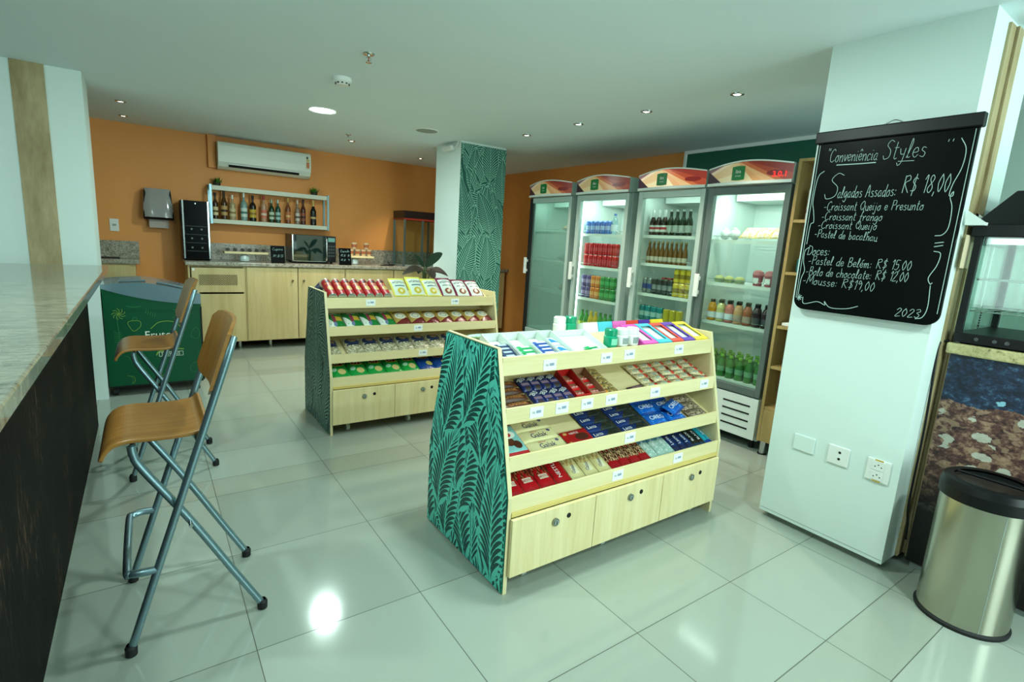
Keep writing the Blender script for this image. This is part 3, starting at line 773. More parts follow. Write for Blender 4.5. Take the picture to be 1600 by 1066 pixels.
x0, z0 = P(0.53, 0.325); x1, z1 = P(0.78, 0.375)
art([(x0, z0), (x1, z0)], FTXT, 0.003, 1); art([(x0, z1), (x1, z1)], FTXT, 0.003, 1); art([(x0, z0), (x0, z1)], FTXT, 0.003, 1); art([(x1, z0), (x1, z1)], FTXT, 0.003, 1)
b.done('lettering', t)
for x in (-W2 + 0.05, W2 - 0.05):
    for y in (0.05, 0.57):
        b = B(); b.cyl((x - 0.016, y, 0.032), (x + 0.016, y, 0.032), 0.032, RUBBER, 14); b.cbox((x, y, 0.07), (0.03, 0.05, 0.032), BLACK); b.done('caster', t)

# ---------------------------------------------------------------- chalkboard
G = {'a': (7, '6,9 3,10 0,5 2,0 5,3 6,9|6,9 5,3 7,0'), 'b': (7, '0,20 1,8 1,0|1,7 4,10 6,5 4,0 1,1'), 'c': (6, '6,8 3,10 0,5 2,0 6,2'),
     'd': (7, '6,9 3,10 0,5 2,0 5,3|7,20 6,9 6,0 8,1'), 'e': (6, '0,5 5,6 4,10 1,9 0,4 3,0 6,3'), 'f': (6, '6,18 4,20 3,12 2,-6 1,-8|0,9 6,10'),
     'g': (7, '6,9 3,10 0,5 2,0 5,4 6,9|6,9 6,-4 3,-8 0,-5'), 'h': (7, '0,20 1,10 1,0|1,6 4,10 6,7 6,0 7,1'), 'i': (3, '1,10 1,1 3,1|1,14 1,15'),
     'j': (4, '2,10 2,-4 0,-8 -2,-5|2,14 2,15'), 'l': (4, '0,0 3,14 2,20 1,14 1,1 4,1'), 'm': (10, '0,10 1,0|1,6 3,10 4,6 4,0|4,6 7,10 8,6 8,0 10,1'),
     'n': (7, '0,10 1,0|1,6 4,10 6,7 6,0 7,1'), 'o': (7, '3,10 0,5 2,0 5,1 6,6 3,10 7,9'), 'p': (7, '0,10 1,0 0,-8|1,7 4,10 6,5 3,0 1,1'),
     'r': (6, '0,10 1,0|1,6 4,10 6,9'), 's': (6, '5,9 2,10 1,7 5,4 4,0 0,1'), 't': (5, '2,18 2,2 4,0 5,1|0,12 5,12'), 'u': (7, '0,10 1,2 4,0 6,4|6,10 6,0 8,1'),
     'v': (6, '0,10 3,0 6,10'), 'y': (7, '0,10 2,4 5,4|6,10 5,-4 2,-8 0,-5'), 'C': (10, '9,17 6,20 1,14 1,4 5,0 10,3'), 'S': (9, '9,18 5,20 2,15 7,9 7,2 2,0 0,4'),
     'A': (9, '0,-1 4,20 8,0|1,7 8,8'), 'R': (10, '1,20 1,0|0,18 6,20 8,15 2,11 9,0'), '$': (8, '7,16 3,18 1,13 6,8 5,3 0,3|4,22 3,-3'),
     'B': (9, '1,20 1,0|0,19 6,20 6,12 2,11 8,8 7,1 1,0'), 'D': (9, '1,20 1,0|0,19 7,17 9,9 6,1 0,0'), 'P': (8, '1,20 1,0|0,19 7,19 7,11 1,10'),
     'Q': (10, '5,20 0,11 4,1 9,6 8,17 5,20|6,5 11,-2'), 'M': (12, '0,0 2,20 6,5 10,20 12,0'), '1': (4, '0,15 3,20 3,0'), '8': (7, '6,17 3,20 1,15 6,6 3,0 0,5 5,13 6,17'),
     '0': (7, '3,20 0,10 3,0 6,10 3,20'), '5': (7, '7,20 1,20 1,11 5,12 6,5 3,0 0,2'), '2': (7, '0,15 3,20 6,15 0,0 7,1'), '9': (7, '6,14 2,20 1,12 6,14 5,0'),
     '3': (7, '0,18 4,20 6,15 2,11 6,6 4,0 0,2'), ',': (2, '1,1 0,-4'), ':': (3, '1,8 1,10|1,1 1,3'), '-': (6, '0,6 5,7'), '"': (4, '0,22 0,18|3,22 3,18'), ' ': (5, '')}
G['ê'] = (6, G['e'][1] + '|1,14 3,17 5,14'); G['é'] = (6, G['e'][1] + '|2,13 5,17')
def chalk_line(b, s, p0, p1, cap, to3d, nrm, m, w=0.0019, slant=0.12, jit=0.5):
    """single-stroke handwriting from p0 to p1 (both ends of the baseline), capitals cap high"""
    rnd = random.Random(len(s) * 7 + int(cap * 1000))
    total = sum(G[ch][0] + 2 for ch in s) - 2
    dx, dy = (p1[0] - p0[0]) / total, (p1[1] - p0[1]) / total
    ky = cap / 20.0; x = 0.0
    for ch in s:
        wd, st = G[ch]; oy = rnd.uniform(-jit, jit)
        for seg in st.split('|'):
            if not seg: continue
            pts = [tuple(float(q) for q in k.split(',')) for k in seg.split()]
            P = [(p0[0] + dx * (x + px + slant * py), p0[1] + dy * (x + px) + ky * (py + oy)) for px, py in pts]
            P = cr_pts(P, 4)
            b.ribbon([to3d(q[0], q[1]) for q in P], w, nrm, m)
        x += wd + 2
t = thing('chalkboard', 'large black chalkboard with handwritten menu hung on the white column', 'chalkboard', (2.72, 1.045, 1.6))
BOARD = mat('chalkboard_black', '#080c0b', 0.3, spec=0.06)
yc, zc = 1.045, 1.6
b = B()
hw = 0.302; z0, z1 = 1.172 - zc, 1.985 - zc; rr = 0.05
poly = [(-hw, z1), (-hw, z0 + rr)] + [(-hw + rr - rr * math.cos(a), z0 + rr - rr * math.sin(a)) for a in [PI / 2 * k / 6 for k in range(1, 7)]] + \
       [(hw - rr + rr * math.sin(a), z0 + rr - rr * math.cos(a)) for a in [PI / 2 * k / 6 for k in range(0, 7)]] + [(hw, z1)]
b.prism(poly, 'x', -0.018, 0.0, BOARD); b.done('board', t)
b = B(); b.box((-0.032, -0.315, 1.965 - zc), (0.008, 0.315, 2.02 - zc), BLACK); b.done('top_rail', t, 0.006)
b = B(); b.tube(cr_pts([(-0.01, -0.04, 0.42), (-0.005, 0, 0.438), (-0.01, 0.04, 0.42)], 6), 0.003, CHROME, 6); b.done('hanger', t)
b = B(); X_ = -0.0186
W3 = lambda y, z: (X_, y - yc, z - zc)      # board plane, world y and z
nrm = (-1, 0, 0)
# world y falls to the viewer's right: letters run towards -y
def cl(s, a, e, cap, **k): chalk_line(b, s, a, e, cap, W3, nrm, CHALK, **k)
cl('"Conveniência', (1.297, 1.880), (1.083, 1.872), 0.058, slant=0.1); cl('Styles', (1.062, 1.872), (0.905, 1.868), 0.078); cl('"', (0.845, 1.876), (0.825, 1.876), 0.05)
b.ribbon([W3(*p) for p in [(1.25, 1.863), (1.15, 1.861), (1.085, 1.861)]], 0.004, nrm, CHALK); b.ribbon([W3(*p) for p in [(1.0, 1.858), (0.94, 1.856)]], 0.002, nrm, CHALK)
cl('S', (1.285, 1.708), (1.222, 1.710), 0.115, w=0.0022); cl('algados Assados:', (1.222, 1.712), (0.985, 1.712), 0.052); cl('R$ 18,00', (0.965, 1.722), (0.800, 1.722), 0.072, w=0.0022)
cl('-Croissant Queijo e Presunto', (1.275, 1.655), (0.875, 1.650), 0.042, w=0.0017); cl('-Croissant frango', (1.278, 1.610), (1.02, 1.606), 0.040, w=0.0017)
cl('-Croissant Queijo', (1.288, 1.570), (1.035, 1.567), 0.038, w=0.0017); cl('-Pastel de bacalhau', (1.298, 1.528), (1.025, 1.516), 0.038, w=0.0017)
cl('Doces:', (1.318, 1.442), (1.215, 1.442), 0.046); cl('-Pastel de Belém: R$ 15,00', (1.306, 1.397), (0.876, 1.395), 0.042, w=0.0017)
cl('-Bolo de chocolate: R$ 12,00', (1.310, 1.343), (0.879, 1.346), 0.042, w=0.0017); cl('-Mousse: R$19,00', (1.318, 1.300), (1.0, 1.292), 0.042, w=0.0017)
cl('2023', (0.900, 1.196), (0.812, 1.199), 0.036)
def deco(pts, w=0.0028, n=8): b.ribbon([W3(p[0], p[1]) for p in cr_pts(pts, n)], w, nrm, CHALK)
deco([(0.793, 1.93), (0.771, 1.885), (0.772, 1.816), (0.79, 1.752), (0.795, 1.709), (0.783, 1.705), (0.783, 1.722), (0.790, 1.70), (0.777, 1.657), (0.775, 1.581), (0.79, 1.55), (0.815, 1.545)])
deco([(0.81, 1.515), (0.78, 1.52)], 0.003); deco([(0.81, 1.50), (0.78, 1.507)], 0.003)
deco([(0.808, 1.482), (0.783, 1.473), (0.787, 1.424), (0.807, 1.372), (0.797, 1.346), (0.790, 1.352)]); deco([(0.795, 1.340), (0.789, 1.25), (0.80, 1.205), (0.825, 1.194)])
deco([(1.300, 1.840), (1.325, 1.81), (1.331, 1.702), (1.320, 1.65), (1.312, 1.60), (1.325, 1.585), (1.328, 1.493)])
deco([(1.312, 1.478), (1.330, 1.46), (1.330, 1.41), (1.318, 1.363), (1.328, 1.32), (1.330, 1.24)])
deco([(1.305, 1.233), (1.295, 1.200), (1.234, 1.217), (1.196, 1.205), (1.20, 1.222), (1.17, 1.196), (1.10, 1.200), (1.051, 1.218)])
for k in range(4): a = PI * k / 4; deco([(1.322 - 0.014 * math.cos(a), 1.228 - 0.016 * math.sin(a)), (1.322 + 0.014 * math.cos(a), 1.228 + 0.016 * math.sin(a))], 0.003, 1)
for yy_ in (1.338, 0.752): deco([(yy_, 1.96), (yy_, 1.225)], 0.0025, 1)
b.done('chalk_writing', t)

# ---------------------------------------------------------------- wall plates on the column
def plate(y, z, w, h, label, kind):
    t = thing('wall_socket', label, 'socket', (2.745, y, z))
    b = B(); b.box((-0.009, -w / 2, -h / 2), (0, w / 2, h / 2), WHITEP if kind else WHITE); b.done('plate', t, 0.004)
    if kind == 1:
        for dz in (-0.015, 0.018): b = B(); b.cyl((-0.008, -0.006, dz), (-0.0098, -0.006, dz), 0.0065, DARK, 12); b.done('socket_hole', t)
    if kind == 2:
        for dz in (-0.024, 0.024):
            b = B(); b.cbox((-0.010, 0, dz), (0.004, 0.05, 0.042), WHITEP)
            for k in (-0.013, 0.0, 0.013): b.cyl((-0.012, k, dz + (0.005 if k == 0 else -0.004)), (-0.0124, k, dz + (0.005 if k == 0 else -0.004)), 0.003, DARK, 8)
            b.done('outlet', t)
        YL = mat('yellow_label', '#c9a94a', 0.6)
        for dz in (-0.05, 0.05): b = B(); b.cbox((-0.0094, 0.0, dz), (0.001, 0.034, 0.007), YL); b.done('sticker', t)
plate(1.197, 0.482, 0.105, 0.085, 'blank white plate, leftmost of the wall plates below the chalkboard', 0)
plate(1.032, 0.480, 0.098, 0.095, 'white socket with two dark holes, middle plate below the chalkboard', 1)
plate(0.858, 0.472, 0.098, 0.108, 'white double outlet with yellow stickers, rightmost plate below the chalkboard', 2)
# ---------------------------------------------------------------- the two snack displays
GW = 1.405; TH = 0.018
LIPS = [(0.888, 0.962, 17), (0.700, 0.765, 23), (0.515, 0.577, 23), (0.357, 0.420, 23)]
def yfront(z): return 0.345 if z < 0.42 else 0.345 - (z - 0.42) / 0.58 * 0.135
LOCK = mat('lock_steel', '#8f958c', 0.3, 0.9)
def make_gondola(loc, label, light, dark, leaves_args, tags, seam, nb, bf, rib):
    t = thing('snack_display', label, 'display shelf', loc, 0, 'two leaf-print snack displays')
    prof = [(-0.345, 0), (0.345, 0), (0.345, 0.42), (0.21, 1.0), (-0.21, 1.0), (-0.345, 0.42)]
    for s in (-1, 1):
        b = B(); x0 = -GW / 2 if s < 0 else GW / 2 - TH
        b.prism(prof, 'x', x0, x0 + TH, PALE_E)
        xo = s * GW / 2
        b.add([(xo + s * 0.0002, y * 0.992, 0.004 + z * 0.992) for y, z in prof], [tuple(range(6)) if s > 0 else tuple(reversed(range(6)))], dark)
        inner = [(y * 0.985, 0.006 + z * 0.987) for y, z in prof]
        leaf_print(b, [(u + 0.345, v) for u, v in inner], (lambda u, v, h: (xo - h - 0.0003, u - 0.345, v)) if s < 0 else (lambda u, v, h: (xo + h + 0.0003, 0.345 - u, v)),
                   light, dark, ([] if seam else make_leaves(*leaves_args[:4], 77)) + make_leaves(*leaves_args), bf, nb, 5, rib, 0.17, 0.2 if seam else 0.7, seam)
        if seam: b.box((xo - 0.004 if s < 0 else xo, -0.006, 0.004), (xo if s < 0 else xo + 0.004, 0.0, 0.998), mat('seam_line', '#8aa58f', 0.6))
        b.done('side_panel', t)
    xi = GW / 2 - TH
    b = B(); b.box((-xi, -0.008, 0.34), (xi, 0.008, 0.99), PALE_H); b.done('divider', t)
    b = B(); b.box((-xi, -0.33, 0.075), (xi, 0.33, 0.093), PALE_H); b.done('base_board', t)
    for s in (-1, 1):
        for k, (z0, z1, ang) in enumerate(LIPS):
            y = yfront((z0 + z1) / 2) - 0.003
            b = B(); b.T = Matrix.Rotation(0 if s < 0 else PI, 4, 'Z')
            b.box((-xi, -y, z0), (xi, -y + 0.012, z1), PALE_H)
            a = math.radians(ang); zf = z1 - 0.034; L = (y - 0.022) / math.cos(a)
            ys, zs = -y + 0.012, zf
            ye, ze = ys + (y - 0.022), zf + (y - 0.022) * math.tan(a)
            b.prism([(ys, zs), (ye, ze), (ye, ze - 0.011), (ys, zs - 0.011)], 'x', -xi, xi, PALE_H)
            b.done('shelf', t)
        b = B(); b.T = Matrix.Rotation(0 if s < 0 else PI, 4, 'Z')
        b.box((-xi, -0.350, 0.338), (xi, -0.325, 0.357), mat('ledge_wood', '#d6bf70', 0.45)); b.box((-xi, -0.338, 0.334), (xi, -0.325, 0.338), mat('gold_lower_strip', '#b79a4e', 0.5)); b.done('ledge', t, 0.003)  # thin darker gold strip set back under the ledge
        for k in range(3):
            xa = -GW / 2 + 0.010 + k * (GW - 0.03) / 3 + (0.004 if k == 0 else 0.0); xb = -GW / 2 + 0.010 + (k + 1) * (GW - 0.03) / 3 - 0.003
            b = B(); R = Matrix.Rotation(0 if s < 0 else PI, 4, 'Z'); b.T = R
            b.box((xa, -0.365, 0.082), (xb, -0.347, 0.334), PALE); d = b.done('door', t, 0.002)
            cx_ = (xa + xb) / 2
            b = B(); b.T = R; b.cyl((cx_ - 0.005, -0.364, 0.272), (cx_ - 0.005, -0.374, 0.272), 0.017, LOCK, 16); b.cyl((cx_ - 0.005, -0.374, 0.272), (cx_ - 0.005, -0.377, 0.272), 0.010, GREYP, 12)
            b.box((cx_ - 0.007, -0.3785, 0.264), (cx_ - 0.003, -0.377, 0.280), DARK); b.done('lock', d)
            b = B(); b.T = R; b.cyl((cx_ + 0.070, -0.364, 0.281), (cx_ + 0.070, -0.3665, 0.281), 0.0115, DARK, 14); b.done('finger_hole', d)
    for (x, y) in [(-0.56, -0.27), (-0.09, -0.27), (0.58, -0.27), (-0.56, 0.27), (0.58, 0.27)]:
        b = B(); CW = mat('clear_caster', '#b9c4bb', 0.15)
        b.cyl((x - 0.011, y, 0.030), (x + 0.011, y, 0.030), 0.030, CW, 18); b.cyl((x - 0.0125, y, 0.030), (x + 0.0125, y, 0.030), 0.012, CHROME, 12)
        b.box((x - 0.016, y - 0.012, 0.030), (x - 0.013, y + 0.012, 0.072), CHROME); b.box((x + 0.013, y - 0.012, 0.030), (x + 0.016, y + 0.012, 0.072), CHROME)
        b.box((x - 0.022, y - 0.022, 0.068), (x + 0.022, y + 0.022, 0.0755), CHROME); b.done('caster', t)
    for (xw, k, dz) in tags:
        z0, z1, a = LIPS[k]; y = yfront((z0 + z1) / 2) - 0.003; zc_ = (z0 + z1) / 2 + dz; w = 0.035
        b = B(); x = xw - loc[0]
        b.box((x - w, -y - 0.0025, zc_ - 0.023), (x + w, -y - 0.0003, zc_ + 0.023), PAPER)
        b.text('R$', (x - 0.016, -y - 0.0028, zc_ - 0.004), (1, 0, 0), (0, 0, 1), 0.009, INK); b.box((x - 0.003, -y - 0.0028, zc_ - 0.004), (x + 0.022, -y - 0.0025, zc_ + 0.008), mat('tag_print', '#8fa0b5', 0.7))
        b.done('price_tag', t)
    return t
TEAL_L = mat('print_turquoise', '#66e6d0', 0.45); TEAL_D = mat('print_deep_green', '#06504a', 0.45)
MUT_L = mat('print_shaded_line', '#8fc0ae', 0.5); MUT_D = mat('print_shaded_green', '#15332d', 0.5)  # shade on the further display put into its print colours
G1 = (1.8175, 1.872, 0); G2 = (1.6975, 3.875, 0)
tags1 = [(1.373, 0, -0.01), (1.705, 0, -0.005), (1.857, 0, 0), (2.224, 0, 0), (1.284, 1, 0), (1.421, 1, 0), (1.566, 1, 0), (1.716, 1, 0), (2.018, 1, 0), (2.413, 1, 0), (1.82, 2, 0), (1.73, 3, 0), (2.164, 3, 0)]
tags2 = [(1.32, 0, 0), (2.012, 0, 0), (1.678, 1, 0), (1.702, 2, 0)]
make_gondola(G1, 'near snack display with bright turquoise leaf print sides and sweets', TEAL_L, TEAL_D, (0.69, 1.02, 0.44, 0, 11), tags1, False, 15, 0.72, 0.005)
make_gondola(G2, 'further snack display with shaded leaf print sides holding crisps', MUT_L, MUT_D, (0.69, 1.02, 0.44, 0, 29), tags2, True, 14, 0.30, 0.004)
def slot(g, k, x, v, h=0.0, spin=0.0, back=False, tilt=0.0):
    z0, z1, a = LIPS[k]; y = yfront((z0 + z1) / 2) - 0.003
    v += 0.0105
    M = Matrix.Translation(g) @ (Matrix.Rotation(PI, 4, 'Z') if back else Matrix.Identity(4))
    return M @ Matrix.Translation((-(x - g[0]) if back else x - g[0], -y + 0.0125, z1 - 0.034)) @ Matrix.Rotation(math.radians(a + tilt), 4, 'X') @ Matrix.Translation((0, v, h + 0.0012)) @ Matrix.Rotation(spin, 4, 'Z')

def pfun(u, v, e, crimp):
    t_ = (2 * v - 1) / (1 - 2 * crimp)
    if abs(t_) >= 1: return 0.10
    return max(0.10, (max(0.0, 1 - abs(2 * u - 1) ** e) ** 0.5) * (max(0.0, 1 - abs(t_) ** e) ** 0.5))
def pillow(b, w, l, th, m, e=2.4, crimp=0.05, nu=10, nv=12):
    """filled packet lying flat: x centred, y from 0, resting on z=0"""
    def top(u, v): return (w * (u - 0.5), l * v, th * 0.45 + th * 0.55 * pfun(u, v, e, crimp))
    def bot(u, v): return (w * (u - 0.5), l * v, th * 0.45 - th * 0.45 * pfun(u, v, e, crimp))
    b.grid(top, nu, nv, m, True); b.grid(bot, nu, nv, m, True, True)
    for u, fl in ((0, True), (1, False)): b.add([bot(u, j / nv) for j in range(nv + 1)] + [top(u, j / nv) for j in range(nv + 1)], [(j, j + 1, nv + 2 + j, nv + 1 + j) if not fl else (j + 1, j, nv + 1 + j, nv + 2 + j) for j in range(nv)], m, True)
    for v, fl in ((0, False), (1, True)): b.add([bot(j / nu, v) for j in range(nu + 1)] + [top(j / nu, v) for j in range(nu + 1)], [(j, j + 1, nu + 2 + j, nu + 1 + j) if not fl else (j + 1, j, nu + 1 + j, nu + 2 + j) for j in range(nu)], m, True)
    def warp(p):
        u, v = min(1, max(0, p.x / w + 0.5)), min(1, max(0, p.y / l)); return Vector((p.x, p.y, th * 0.45 + th * 0.55 * pfun(u, v, e, crimp) + 0.0012))
    return warp
def packet(name, cat, w, l, th, m, texts=(), e=2.4, crimp=0.05, turn=False):
    """texts: (string, u, v, height, material[, rotation])"""
    def make():
        b = B(); warp = pillow(b, w, l, th, m, e, crimp)
        for tx in texts:
            s, u, v, h, tm = tx[:5]; r = tx[5] if len(tx) > 5 else 0.0
            b.text(s, (w * (u - 0.5), l * v, 0), (math.cos(r), math.sin(r), 0), (-math.sin(r), math.cos(r), 0), h, tm, (w if abs(math.cos(r)) > 0.5 else l) * 0.86, warp)
        o = b.done(name); o['category'] = cat
        return o
    return Kind(make)
TW = mat('print_white', '#eef2ee', 0.5); TNAVY = mat('print_navy', '#18255c', 0.5); TRED = mat('print_red', '#b01822', 0.5); TBLK = mat('print_black', '#15120f', 0.5); TGOLD = mat('print_gold', '#d2aa44', 0.45); TBROWN = mat('print_brown', '#4a2a1c', 0.5)
# ---- near display, bottom shelf
red_nuts = packet('chocolate_bar', 'chocolate bar', 0.082, 0.19, 0.018, pack('red_cookie_wrap', '#b5101c', [('noise', 7, 0.52, '#4a2616', 0.42, 0.92), ('noise', 13, 0.60, '#b98a58', 0.42, 0.92), ('rect', 0.22, 0.27, 0.78, 0.40, '#e9dcc6')], 0.25, crinkle=0.25), [('NESTLÉ', 0.5, 0.30, 0.012, TRED)], 3.2, 0.04)
red_plain = packet('chocolate_bar', 'chocolate bar', 0.082, 0.19, 0.018, pack('red_plain_wrap', '#b20f1b', [('noise', 5, 0.60, '#6a2a18', 0.6, 0.95)], 0.25, crinkle=0.2), [('NESTLÉ', 0.5, 0.42, 0.02, TW, PI / 2)], 3.2, 0.04)
cream = packet('chocolate_bar', 'chocolate bar', 0.078, 0.19, 0.018, pack('cream_wrap', '#d9cf95', [('noise', 9, 0.52, '#b99a58', 0.40, 0.95), ('rect', 0.30, 0.14, 0.72, 0.36, '#e9e6c2')], 0.28, crinkle=0.2), [('Galak', 0.52, 0.26, 0.016, TNAVY, PI / 2 - 0.35)], 3.2, 0.04)
dots = packet('chocolate_bar', 'chocolate bar', 0.066, 0.19, 0.018, pack('brown_red_wrap', '#a5121c', [('rect', 0, 0.25, 1, 1, '#4a1d16'), ('noise', 12, 0.54, '#d8b98a', 0.25, 0.97), ('noise', 7, 0.62, '#b5101c', 0.25, 0.97), ('noise', 9, 0.66, '#3f7a4a', 0.25, 0.6)], 0.25, crinkle=0.2), (), 3.2, 0.04)
mint = packet('chocolate_bar', 'chocolate bar', 0.060, 0.19, 0.018, pack('white_teal_wrap', '#9cc4b8', [('noise', 10, 0.55, '#e2efe8'), ('noise', 6, 0.66, '#2e6c84'), ('rect', 0, 0.55, 1, 1, '#4f86a0')], 0.3, crinkle=0.2), [('LAKA', 0.5, 0.45, 0.018, TW, PI / 2)], 3.2, 0.04)
navyv = packet('chocolate_bar', 'chocolate bar', 0.054, 0.19, 0.018, pack('navy_wrap', '#152c5c', [('noise', 9, 0.56, '#2b1c18'), ('rect', 0.2, 0.2, 0.8, 0.5, '#1b3a78')], 0.25, crinkle=0.2), [('Lacta', 0.5, 0.4, 0.02, TW, PI / 2)], 3.2, 0.04)
blackv = packet('chocolate_bar', 'chocolate bar', 0.050, 0.19, 0.018, pack('black_wrap', '#14201f', [('noise', 8, 0.58, '#3a2a20'), ('rect', 0, 0.0, 1, 0.12, '#0f3a5a')], 0.25, crinkle=0.2), [('BLACK', 0.5, 0.4, 0.016, TW, PI / 2)], 3.2, 0.04)
tealv = packet('chocolate_bar', 'chocolate bar', 0.050, 0.19, 0.018, pack('teal_wrap', '#1aa6b8', [('rect', 0.35, 0, 0.55, 1, '#0c6f8c'), ('rect', 0, 0, 1, 0.14, '#133f9a')], 0.25, crinkle=0.2), [('SHOT', 0.7, 0.45, 0.014, TW, PI / 2)], 3.2, 0.04)
BS = "on the near display's bottom shelf"
def rowput(kind, n, x0, dx, g, k, text, group, v=0.004, h=0.0, jit=0.03, where=None, back=False):
    for i in range(n):
        sp = random.uniform(-jit, jit)
        kind.put(slot(g, k, x0 + dx * i, v + 0.068 * abs(sp) + random.uniform(0, 0.004), h, sp, back), (ORD[i] + ' ' if n > 1 else '') + text, group if n > 1 else None)
rowput(red_nuts, 3, 1.180, 0.086, G1, 3, 'red cookie-print bar from the left ' + BS, 'red bars on the bottom shelf')
rowput(red_plain, 1, 1.438, 0, G1, 3, 'plain red bar between cookie-print and cream bars ' + BS, None)
rowput(cream, 3, 1.522, 0.082, G1, 3, 'cream wrapped bar from the left ' + BS, 'cream bars on the bottom shelf', v=0.01)
rowput(dots, 4, 1.760, 0.069, G1, 3, 'brown and red speckled bar ' + BS, 'speckled bars on the bottom shelf')
rowput(mint, 3, 2.030, 0.062, G1, 3, 'white and teal bar ' + BS, 'white and teal bars on the bottom shelf')
rowput(navyv, 3, 2.209, 0.056, G1, 3, 'navy bar, upright, from the left ' + BS, 'navy bars on the bottom shelf')
rowput(blackv, 2, 2.370, 0.052, G1, 3, 'black bar between navy and turquoise bars ' + BS, 'black bars on the bottom shelf', jit=0.01)
rowput(tealv, 1, 2.474, 0.0, G1, 3, 'turquoise and blue bar at the right end ' + BS, None, jit=0.0)
# ---- third shelf: long bars stacked up the slope
def colput(kind, n, x, dv, k, text, group, g=G1, v0=0.004, dx=0.0, h=0.0, jit=0.03):
    for i in range(n):
        sp = random.uniform(-jit, jit)
        kind.put(slot(g, k, x + dx * i, v0 + 0.06 * jit + dv * i, h, sp), (ORD[i] + ' ' if n > 1 else '') + text, group if n > 1 else None)
TS = "on the near display's third shelf"
box_teal = packet('chocolate_box', 'chocolate box', 0.125, 0.185, 0.028, pack('red_teal_box', '#a8121f', [('rect', 0.10, 0.10, 0.90, 0.90, '#86c4c4'), ('ell', 0.42, 0.42, 0.20, 0.14, '#5a2f22'), ('ell', 0.66, 0.30, 0.16, 0.12, '#4a241a'), ('ell', 0.5, 0.62, 0.30, 0.12, '#e8eee6'), ('ell', 0.5, 0.62, 0.14, 0.07, '#c23a3a'), ('rect', 0, 0.0, 1, 0.1, '#a8121f')], 0.3), (), 8, 0.01)
box_teal.put(slot(G1, 2, 1.196, 0.004), 'red and turquoise chocolate box at the left end ' + TS)
galak = packet('chocolate_bar', 'chocolate bar', 0.195, 0.068, 0.016, pack('galak_wrap', '#e2d9a4', [('ell', 0.82, 0.72, 0.05, 0.12, '#5a5a80')], 0.35, crinkle=0.15), [('Galak', 0.5, 0.24, 0.026, TNAVY), ('NESTLÉ', 0.40, 0.68, 0.008, TRED)], 4, 0.03)
colput(galak, 3, 1.362, 0.064, 2, 'cream white-chocolate bar from the front ' + TS, 'white chocolate bars on the third shelf', dx=-0.006, jit=0.015)
nest = packet('chocolate_bar', 'chocolate bar', 0.155, 0.085, 0.016, pack('red_nestle_wrap', '#a80f18', [('ell', 0.62, 0.42, 0.25, 0.24, '#4c2118'), ('ell', 0.12, 0.8, 0.06, 0.1, '#d8a060'), ('ell', 0.1, 0.12, 0.06, 0.1, '#d8a060')], 0.3, crinkle=0.15), [('NESTLÉ', 0.42, 0.66, 0.011, TW)], 4, 0.03)
nest.put(slot(G1, 2, 1.545, 0.006, 0, 0.03), 'red milk chocolate bar beside the cream bars ' + TS)
nav = packet('chocolate_bar', 'chocolate bar', 0.185, 0.05, 0.016, pack('navy_long_wrap', '#122a5e', [('diag', 1, -0.25, 0.40, '#1d2a26'), ('noise', 8, 0.60, '#5a4632', 0, 1), ('rect', 0, 0, 0.40, 1, '#14306c')], 0.25, crinkle=0.15), [('Lacta', 0.20, 0.34, 0.018, TW)], 4, 0.04)
colput(nav, 4, 1.712, 0.049, 2, 'navy chocolate bar from the front, left stack ' + TS, 'navy bars of the left stack', dx=-0.002)
colput(nav, 4, 1.904, 0.049, 2, 'navy chocolate bar from the front, right stack ' + TS, 'navy bars of the right stack', dx=-0.002)
blue = packet('biscuit_packet', 'biscuits', 0.135, 0.082, 0.028, pack('blue_foil', '#0f5fc0', [('noise', 5, 0.6, '#2f8be0'), ('rect', 0, 0, 1, 0.12, '#0c3f8c')], 0.16, crinkle=0.4), [('OREO', 0.5, 0.4, 0.026, TW)], 2.4, 0.06)
colput(blue, 3, 2.072, 0.083, 2, 'blue foil biscuit packet from the front, left column ' + TS, 'blue biscuit packets, left column', jit=0.02)
colput(blue, 3, 2.212, 0.083, 2, 'blue foil biscuit packet from the front, right column ' + TS, 'blue biscuit packets, right column', jit=0.02)
blue.put(slot(G1, 2, 2.235, 0.04, 0.032, 0.35), 'tilted blue foil biscuit packet lying atop the others ' + TS)
brown = packet('biscuit_packet', 'biscuits', 0.15, 0.055, 0.024, pack('brown_foil', '#5a4638', [('noise', 8, 0.52, '#a8957c'), ('noise', 14, 0.62, '#d8cdb8')], 0.2, crinkle=0.4), (), 2.4, 0.06)
colput(brown, 3, 2.385, 0.06, 2, 'brown foil packet from the front ' + TS, 'brown foil packets on the third shelf', jit=0.05)
# ---- second shelf
SS = "on the near display's second shelf"
choc = packet('chocolate_bar', 'chocolate bar', 0.155, 0.042, 0.024, pack('caramel_wrap', '#4f2a18', [('rect', 0, 0.82, 1, 1, '#e6c878'), ('rect', 0.15, 0.25, 0.85, 0.66, '#6a3a22')], 0.3, crinkle=0.3), [('CHARGE', 0.52, 0.30, 0.016, mat('print_caramel', '#c98a4a', 0.5))], 2.4, 0.06)
colput(choc, 4, 1.212, 0.045, 1, 'caramel brown bar from the front ' + SS, 'caramel brown bars on the second shelf')
bis = packet('wafer_box', 'wafers', 0.052, 0.092, 0.026, pack('bis_box', '#1e2f6e', [('rect', 0.08, 0.52, 0.92, 0.95, '#23305c'), ('rect', 0.1, 0.30, 0.9, 0.48, '#8d7488'), ('ell', 0.5, 0.13, 0.30, 0.12, '#3a2f2c')], 0.3), [('BiS', 0.5, 0.62, 0.022, TW, 0.5)], 8, 0.01)
